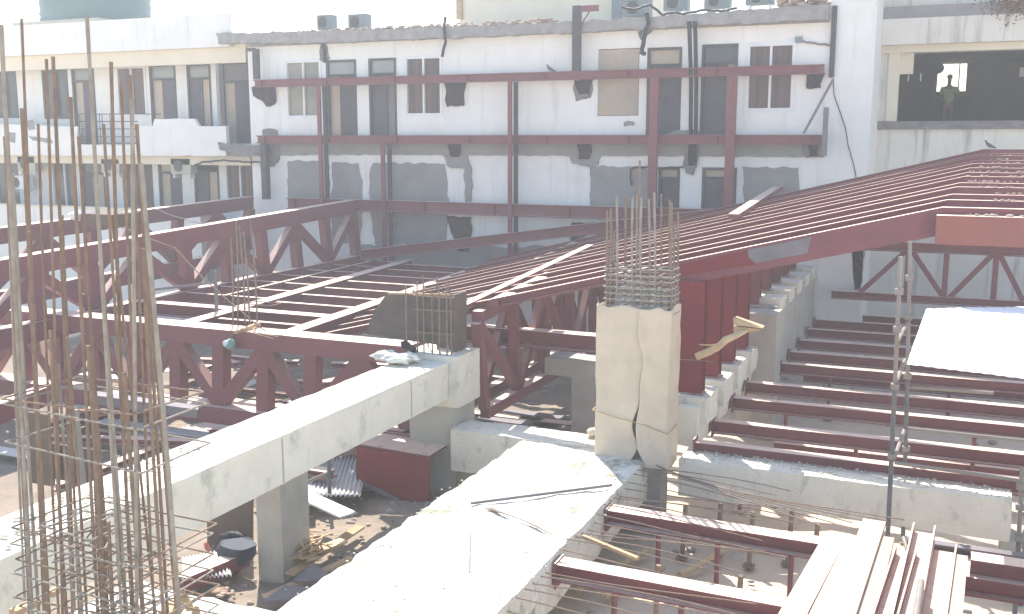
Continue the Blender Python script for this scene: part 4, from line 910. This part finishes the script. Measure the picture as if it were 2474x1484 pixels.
for k in range(420):
    x = random.uniform(-6.2, -4.1); y = random.uniform(7.5, 14.7)
    if random.random() < .5: x = random.choice([-6.15, -4.2])+random.gauss(0, .12)
    mb.blob((x, y, -4.892), random.uniform(.005, .017), (1.3, 1, .6), k, 1, .5)
for k in range(260):
    x = random.uniform(-3.4, 1.0); mb.blob((x, random.uniform(14.9, 15.45), -4.865), random.uniform(.006, .022), (1.3, 1, .7), k, 1, .5)
for k in range(120):
    x = random.uniform(-8.5, -7.8); mb.blob((x, random.uniform(6.0, 9.5), -3.73), random.uniform(.01, .035), (1.3, 1, .7), k, 1, .5)
struct(tag(mb.build('cement_crumbs', 'concrete_rough'), 'loose cement crumbs on the slab and beam tops', 'debris'), 'stuff')
mb = MB()
for k in range(9): mb.blob(pz(1448+random.uniform(-18, 6), 1045+random.uniform(-4, 6), -4.8), random.uniform(.04, .09), (1.2, 1, .8), k, 2, .5)
tag(mb.build('cement_lump', 'burlap'), 'small heap of brown cement lumps left of the wrapped column foot', 'rubble')

# stack of loose steel sections on right
stk = [((2020, 1290), (1850, 1600), .26, 'i'), ((2075, 1300), (1935, 1600), .30, 'p'), ((2112, 1256), (1990, 1600), .30, 'p'), ((2140, 1296), (2060, 1600), .22, 'p'), ((2188, 1330), (2105, 1600), .24, 'c'), ((2232, 1275), (2165, 1600), .26, 'c'),
       ((2282, 1320), (2235, 1600), .26, 'c'), ((2318, 1340), (2290, 1600), .2, 'p')]
names = ['leftmost maroon girder of the sunlit stack at lower right', 'wide flat board second from left in the stack at lower right', 'long flat board with striped shadow, reaching farthest in the stack', 'tapering flat board in the middle of the stack at lower right', 'shorter open steel channel in the middle of the stack', 'long open steel channel reaching near the concrete beam', 'open steel channel with orange tint near the stack right side', 'narrow flat board at the right side of the stack']
for k, (a, b, wd, ty) in enumerate(stk):
    z = -4.78+.02*(k % 3); p = pz(*a, z); q = pz(*b, z)
    if ty == 'i': o = MB().ibeam(p, q, wd, .18).build('loose_girder', 'maroon_steel')
    elif ty == 'p': o = MB().beam(p, q, wd-.03, .06).build('loose_board', 'board_pink')
    else: o = MB().channel(p-Vector((0, 0, .08)), q-Vector((0, 0, .08)), wd, .13).build('loose_channel', 'primer_red' if k == 6 else 'maroon_steel')
    tag(o, names[k], 'steel section' if ty != 'p' else 'board', 'loose sections stacked at lower right')
tag(MB().tube(pz(2225, 1405, -4.62), pz(2195, 1600, -4.62), .035).build('steel_pipe', 'scaf_grey'), 'short grey pipe lying in a channel of the stack', 'pipe')
for k, y in enumerate((12.35, 10.9)):
    tag(MB().ibeam((-.9 if k == 0 else -.8, y, -4.99), (3, y, -4.99), .24, .24).build('floor_joist', 'maroon_steel'), ('farther' if k == 0 else 'nearer')+' maroon joist carrying the stack at the right edge', 'steel joist')
tag(MB().ibeam((.46, 12.2, -4.72), (2.5, 12.2, -4.72), .26, .24).build('steel_beam', 'maroon_steel'), 'pale topped maroon beam at the right edge beyond the stack', 'steel beam')
tag(MB().ibeam((-.25, 13.2, -5.0), (2.5, 13.2, -5.0), .14, .12).build('steel_beam', 'dull_steel'), 'thin grey beam under the concrete cross beam at right', 'steel beam')

# scaffolding right
sc_ = thing('scaffold', 'blue grey tube scaffold standing before the right floor joists', 'scaffold', (-.4, 14.6, GZ))
def sp(x, y, Y=14.55): return py(x, y, Y)
for k, (a, b, Y) in enumerate((((2175, 620), (2145, 1300), 14.6), ((2198, 583), (2184, 1290), 15.7), ((2468, 1130), (2452, 1500), 13.9), ((2476, 1280), (2462, 1500), 14.2))):
    p = py(*a, Y); q = py(*b, Y); d = (p-q).normalized(); m = q.lerp(p, .55)
    MB().tube(q-Vector((0, 0, .5)), m, .032).build('standard', 'scaf_blue', sc_); MB().tube(m, p, .028).build('upper_standard', 'scaf_grey', sc_)
    for f in (.3, .55, .75, .88): c0 = q.lerp(p, f); MB().box(c0.x-.055, c0.x+.055, c0.y-.055, c0.y+.055, c0.z-.04, c0.z+.04).build('coupler', 'scaf_grey', sc_, .01)
for a, Ya, b, Yb_ in (((2192, 780), 15.7, (2168, 825), 14.6), ((2186, 870), 15.7, (2166, 920), 14.6), ((2184, 1040), 15.7, (2160, 1107), 14.6)):
    MB().tube(py(*a, Ya), py(*b, Yb_), .03).build('transom', 'scaf_grey', sc_)
for a, b, Y in (((2190, 1035), (2540, 1072), 15.75), ((2160, 1118), (2540, 1172), 14.5), ((2190, 935), (2400, 950), 15.75)):
    MB().tube(py(*a, Y), py(*b, Y), .026).build('ledger', 'scaf_grey', sc_)
MB().tube(py(2182, 1300, 13.6), py(2192, 1330, 13.3), .03).build('foot', 'scaf_grey', sc_)
# white corrugated sheet
def corr(c4, nx_, ny_, amp, label, mm, name='corrugated_sheet', waves=14, sag=0, grp=None):
    c4 = [Vector(c) for c in c4]; vs = []
    for j in range(ny_+1):
        for i in range(nx_+1):
            u, v = i/nx_, j/ny_; p = (c4[0].lerp(c4[1], u)).lerp(c4[3].lerp(c4[2], u), v)
            p = p+Vector((0, 0, amp*math.sin(u*waves*2*math.pi)+sag*(noise.noise(p*.8))+.01*noise.noise(p*3))); vs.append(p)
    mb = MB(); mb.add(vs, [(j*(nx_+1)+i, j*(nx_+1)+i+1, (j+1)*(nx_+1)+i+1, (j+1)*(nx_+1)+i) for j in range(ny_) for i in range(nx_)], True)
    o = mb.build(name, mm); s = o.modifiers.new('s', 'SOLIDIFY'); s.thickness = .004; return tag(o, label, 'corrugated sheet', grp)
zs = -2.35
corr([pz(2190, 880, zs), pz(2700, 942, zs), pz(2640, 735, zs), pz(2237, 748, zs)], 200, 24, .0028, 'blazing white corrugated sheet lying on the scaffold at right', 'tin_white', waves=17, sag=.03)
# corrugated sheets on the site floor
def pg(x, y): return pz(x, y, GZ+.25)
corr([pg(690, 1205), pg(870, 1200), pg(890, 1095), pg(740, 1105)], 120, 8, .02, 'sunlit corrugated tin sheet on the floor left of the red bracket', 'tin_sheet', waves=16, sag=.05)
corr([pg(660, 1215), pg(760, 1222), pg(760, 1150), pg(700, 1140)], 80, 8, .02, 'partly hidden corrugated tin sheet behind the slanted maroon brace', 'tin_sheet', waves=9, sag=.05)
corr([pg(395, 1100), pg(560, 1030), pg(505, 1015), pg(330, 1060)], 120, 8, .02, 'corrugated tin sheet lying beyond the long concrete beam, under the truss', 'tin_sheet', waves=18, sag=.05)
corr([pg(300, 1130), pg(420, 1110), pg(400, 1040), pg(290, 1050)], 120, 8, .02, 'corrugated tin sheet just behind the big rebar cage', 'tin_sheet', waves=14, sag=.05)
corr([pg(440, 1400), pg(560, 1390), pg(540, 1330), pg(440, 1350)], 90, 8, .02, 'shaded corrugated sheet beneath the long concrete beam', 'tin_sheet', waves=12)
# left scaffold under beam
t = thing('scaffold', 'thin tube scaffold frame under the long concrete beam beside the tin sheets', 'scaffold', py(795, 1210, 14))
for a, b in (((794, 1080), (797, 1240)), ((672, 1165), (680, 1320))): MB().tube(py(*a, 13.6), py(*b, 13.6), .035).build('standard', 'scaf_blue', t)
for a, b in (((680, 1192), (793, 1142)), ((690, 1250), (795, 1204)), ((670, 1200), (715, 1235))): MB().tube(py(*a, 13.6), py(*b, 13.6), .028).build('ledger', 'scaf_grey', t)
# dark bundle and board in the shade under the beam
tag(MB().prism([py(a, b, 11.5) for a, b in ((500, 1262), (560, 1228), (606, 1200), (606, 1395), (575, 1400), (500, 1330))], (0, .06, 0)).build('dark_board', 'plywood'), 'dark brown board leaning in the shade beside the bare column', 'board')
mb = MB(); c0 = py(578, 1372, 10.9)
vs = []
for j in range(13):
    f = j/12; rr = .12+.17*math.sin(min(1, f*1.15)*math.pi*.62)
    for k in range(20):
        a = k*math.pi/10; q = 1+.18*noise.noise(Vector((math.cos(a)*1.5, math.sin(a)*1.5, f*3)))
        vs.append((c0.x+rr*q*math.cos(a)-.16*(1-f), c0.y+rr*q*.7*math.sin(a), GZ+.02+.46*f+.04*noise.noise(Vector((a, f*4, 1)))))
mb.add(vs, [(j*20+k, j*20+(k+1) % 20, (j+1)*20+(k+1) % 20, (j+1)*20+k) for j in range(12) for k in range(20)], True); mb.add(vs[-20:], [tuple(range(20))])
tag(mb.build('tarpaulin_bundle', 'tarp_navy'), 'dark navy tarpaulin bundle slumped against the bare column in the shade', 'tarpaulin')
MBr = MB(); q0 = py(562, 1300, 11.2)
for k in range(4): MBr.blob(q0+Vector((.06*k-.1, .02*k, .03*math.sin(k))), .09, (1.2, .9, .7), k, 2, .4)
tag(MBr.build('black_rag', 'cable_black'), 'crumpled black cloth on top of the dark board pile in the shade', 'cloth')
tag(MB().path([py(496, 1311, 11.0), py(500, 1322, 11.0), py(506, 1334, 11.0)], .035, 10, [.028, .036, .03]).build('plastic_bottle', 'plastic_pink'), 'small pink plastic piece beside the dark bundle in the shade', 'plastic piece')
tag(MB().beam(pz(430, 1395, GZ+.35), pz(590, 1330, GZ+.35), .22, .2).build('timber_beam', 'maroon_steel'), 'heavy maroon section lying in the shade under the long beam', 'steel section')

# planks, debris on the site floor
def plank(x0, y0, x1, y1, wd, label, mm='timber', z=.2, grp=None, th=.03):
    return tag(MB().beam(pz(x0, y0, GZ+z), pz(x1, y1, GZ+z), wd, th).build('plank', mm), label, 'plank', grp)
plank(700, 1385, 870, 1270, .16, 'dusty plank on the floor running up beside the broad slab', 'timber')
plank(760, 1330, 830, 1303, .18, 'short sunlit plank near the broken timber heap', 'bamboo', .25)
plank(640, 1440, 850, 1345, .12, 'long thin plank nearest the broad slab on the shaded floor', 'timber', .22)
tag(MB().prism([pz(a, b, GZ+.28) for a, b in ((686, 1308), (735, 1308), (770, 1350), (692, 1350))], (0, 0, .02)).build('plywood_sheet', 'bamboo'), 'pale plywood sheet lying beside the bare column', 'plywood')
tag(MB().prism([pz(a, b, GZ+.24) for a, b in ((705, 1405), (758, 1362), (800, 1395), (740, 1408))], (0, 0, .02)).build('steel_sheet', 'dull_steel'), 'dark grey sheet on the floor, upper of two near the broad slab', 'sheet')
tag(MB().prism([pz(a, b, GZ+.24) for a, b in ((632, 1456), (690, 1416), (750, 1422), (705, 1452))], (0, 0, .02)).build('steel_sheet', 'dull_steel'), 'dark grey sheet on the floor, lower of two near the broad slab', 'sheet')
mb = MB()
for k in range(60):
    c0 = pz(745+random.gauss(0, 16), 1312+random.gauss(0, 14), GZ+.3+random.uniform(0, .12)); d = Vector((random.uniform(-1, 1), random.uniform(-1, 1), random.uniform(-.3, .5))).normalized()*random.uniform(.05, .16)
    mb.beam(c0-d, c0+d, random.uniform(.02, .05), .015)
struct(tag(mb.build('timber_heap', 'timber'), 'heap of splintered broken timber on the floor near the bare column', 'debris'), 'stuff')
mb = MB()
for k in range(40):
    c0 = pz(535+random.gauss(0, 9), 1428+random.gauss(0, 8), GZ+.12); mb.blob(c0, random.uniform(.02, .05), (1.3, 1, .5), k, 1, .7)
tag(mb.build('brick_chips', 'broken_brick'), 'small sunlit pile of orange brick chips at the bottom left floor', 'debris')
mb = MB()
def scatter(nn, x0, x1, y0, y1, r0, r1):
    for k in range(nn): x, y = random.uniform(x0, x1), random.uniform(y0, y1); mb.blob((x, y, GZ+.04+.10*noise.noise(Vector((x, y, 0))*.5)), random.uniform(r0, r1), (1.4, 1, .6), k, 1, .6)
scatter(420, -9.5, -6.3, 7.5, 15, .01, .05); scatter(200, -4, 3, 9, 30, .02, .07); scatter(160, -18, -8, 10, 24, .03, .10)
struct(tag(mb.build('rubble', 'rubble_mat'), 'stones and broken concrete scattered over the site floor', 'rubble'), 'stuff')
# loose sections on the lower floor left, seen through the truss
for k in range(44):
    x = random.uniform(-18, -9.2); y = random.uniform(12.5, 22); L = random.uniform(1.0, 2.8); a = random.choice([0, 0, 1.57, .3, 1.2, -.4]); z = GZ+.15+.12*(k % 5)
    d = Vector((math.cos(a), math.sin(a), 0))*L/2; p = Vector((x, y, z))
    o = (MB().ibeam(p-d, p+d, random.uniform(.15, .3), .14) if k % 3 else MB().beam(p-d, p+d, .3, .03)).build('loose_girder' if k % 3 else 'loose_board', 'maroon_steel' if k % 3 else 'tin_sheet')
    tag(o, 'loose maroon section lying on the floor below the left steelwork' if k % 3 else 'pale loose board lying on the floor below the left steelwork', 'steel section' if k % 3 else 'board', 'loose sections on the lower left floor' if k % 3 else 'loose boards on the lower left floor')
for k in range(6):
    p = pz(1215+k*34, 948+15*(k % 3), GZ+.75)
    tag(MB().ibeam(p+Vector((-.9, 0, -.5)), p+Vector((.9, .0, -.5)), .28, .12).build('loose_girder', 'dull_steel' if k % 2 else 'maroon_steel'), f'loose section behind the short cross beam, {ORD[k]} from the left below the twin trusses', 'steel section', 'loose sections behind the short cross beam')
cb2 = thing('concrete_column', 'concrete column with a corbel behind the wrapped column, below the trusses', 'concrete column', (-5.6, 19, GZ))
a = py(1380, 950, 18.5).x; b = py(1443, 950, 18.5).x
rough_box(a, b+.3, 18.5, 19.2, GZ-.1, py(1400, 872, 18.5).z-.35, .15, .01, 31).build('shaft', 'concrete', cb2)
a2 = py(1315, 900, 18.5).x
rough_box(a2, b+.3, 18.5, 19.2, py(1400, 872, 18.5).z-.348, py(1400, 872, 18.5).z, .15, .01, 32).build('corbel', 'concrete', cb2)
# deep timber logs in the pit
for k, (a, b) in enumerate((((1395, 1425), (1560, 1330)), ((1460, 1440), (1600, 1370)), ((1745, 1330), (1640, 1390)))):
    tag(MB().tube(pz(*a, GZ+.15), pz(*b, GZ+.15), .05).build('timber_log', 'bamboo'), ['longest pale timber log lying in the pit beside the slab', 'second pale log nearer the viewer in the pit', 'short log in the sunny part of the pit'][k], 'timber', 'timber logs in the pit')
# low shelf of left side: planks and girder below the near truss
tag(MB().beam(py(230, 950, 13.2), py(480, 985, 14.2), .3, .16).build('steel_channel', 'dull_steel'), 'dusty grey girder low behind the big cage, in front of the near truss', 'steel section')
tag(MB().beam(py(-30, 980, 10), py(100, 935, 12), .25, .30).build('steel_girder', 'maroon_steel'), 'maroon girder end at the left edge behind the big cage', 'steel section')
fb = thing('formwork_box', 'brown plywood formwork box behind the big rebar cage', 'formwork', py(200, 1100, 9))
MB().box(*fr(70, 1010, 120, 1180, 9)[:2], 9, 9.05, *fr(70, 1000, 120, 1170, 9)[2:]).build('panel', 'plywood', fb); MB().box(*fr(120, 1080, 230, 1160, 9.3)[:2], 9.3, 9.35, *fr(120, 1080, 230, 1165, 9.3)[2:]).build('panel', 'formwork_grey', fb)
MB().tube(py(180, 990, 9), py(205, 1230, 9), .05).build('corner_post', 'scaf_grey', fb)
corr([pz(70, 1290, -3.9), pz(110, 1280, -3.9), pz(105, 1250, -3.9), pz(60, 1258, -3.9)], 40, 4, .015, 'small corrugated sheet scrap on the beam behind the cage', 'tin_sheet', waves=5)

# pigeons
def pigeon(p, s, label, flip=1):
    t = thing('pigeon', label, 'pigeon', p); x, y, z = p
    vs = [(x+flip*a*s, y, z+b*s) for a, b in ((.55, .02), (.30, .10), (.05, .22), (-.12, .34), (-.22, .50), (-.24, .56))]
    MB().path(vs, .1, 10, [.03*s, .09*s, .15*s, .12*s, .06*s, .055*s]).build('body', 'pigeon_grey', t)
    MB().blob((x-.24*s*flip, y, z+.56*s), .075*s, (1, 1, 1), 1, 2, .05).build('head', 'pigeon_grey', t)
    MB().tube((x-.30*s*flip, y, z+.56*s), (x-.38*s*flip, y, z+.53*s), .015*s, 5).build('beak', 'fan_dark', t)
    mb = MB()
    for dy in (-.05, .05): mb.tube((x+.0, y+dy*s, z+.15*s), (x+.0, y+dy*s, z-.02*s), .015*s, 5)
    mb.build('leg', 'shirt_pink', t)
pigeon(py(1328, 174, BY+.1), .33, 'grey pigeon perched on the highest maroon beam')
pigeon(py(2388, 359, 25.9), .30, 'grey pigeon perched on the flat end of the farthest rafter')

# ------------------------------------------------------------------ haze volume added, standing in for lens glare (clouds and sky lie outside)
hz = MB().box(-60, 60, -30, 60, GZ-1.5, 9).build('haze', 'sand')
struct(hz, 'stuff'); m = bpy.data.materials.new('haze_air'); m.use_nodes = True; n = m.node_tree.nodes
n.remove(n['Principled BSDF']); v = n.new('ShaderNodeVolumePrincipled'); v.inputs['Density'].default_value = .0034
v.inputs['Color'].default_value = (.88, .94, 1, 1); v.inputs['Anisotropy'].default_value = .45
m.node_tree.links.new(v.outputs[0], n['Material Output'].inputs['Volume']); hz.data.materials.clear(); hz.data.materials.append(m)
hz['label'] = 'thin pale haze standing in for lens glare'; hz['category'] = 'haze'
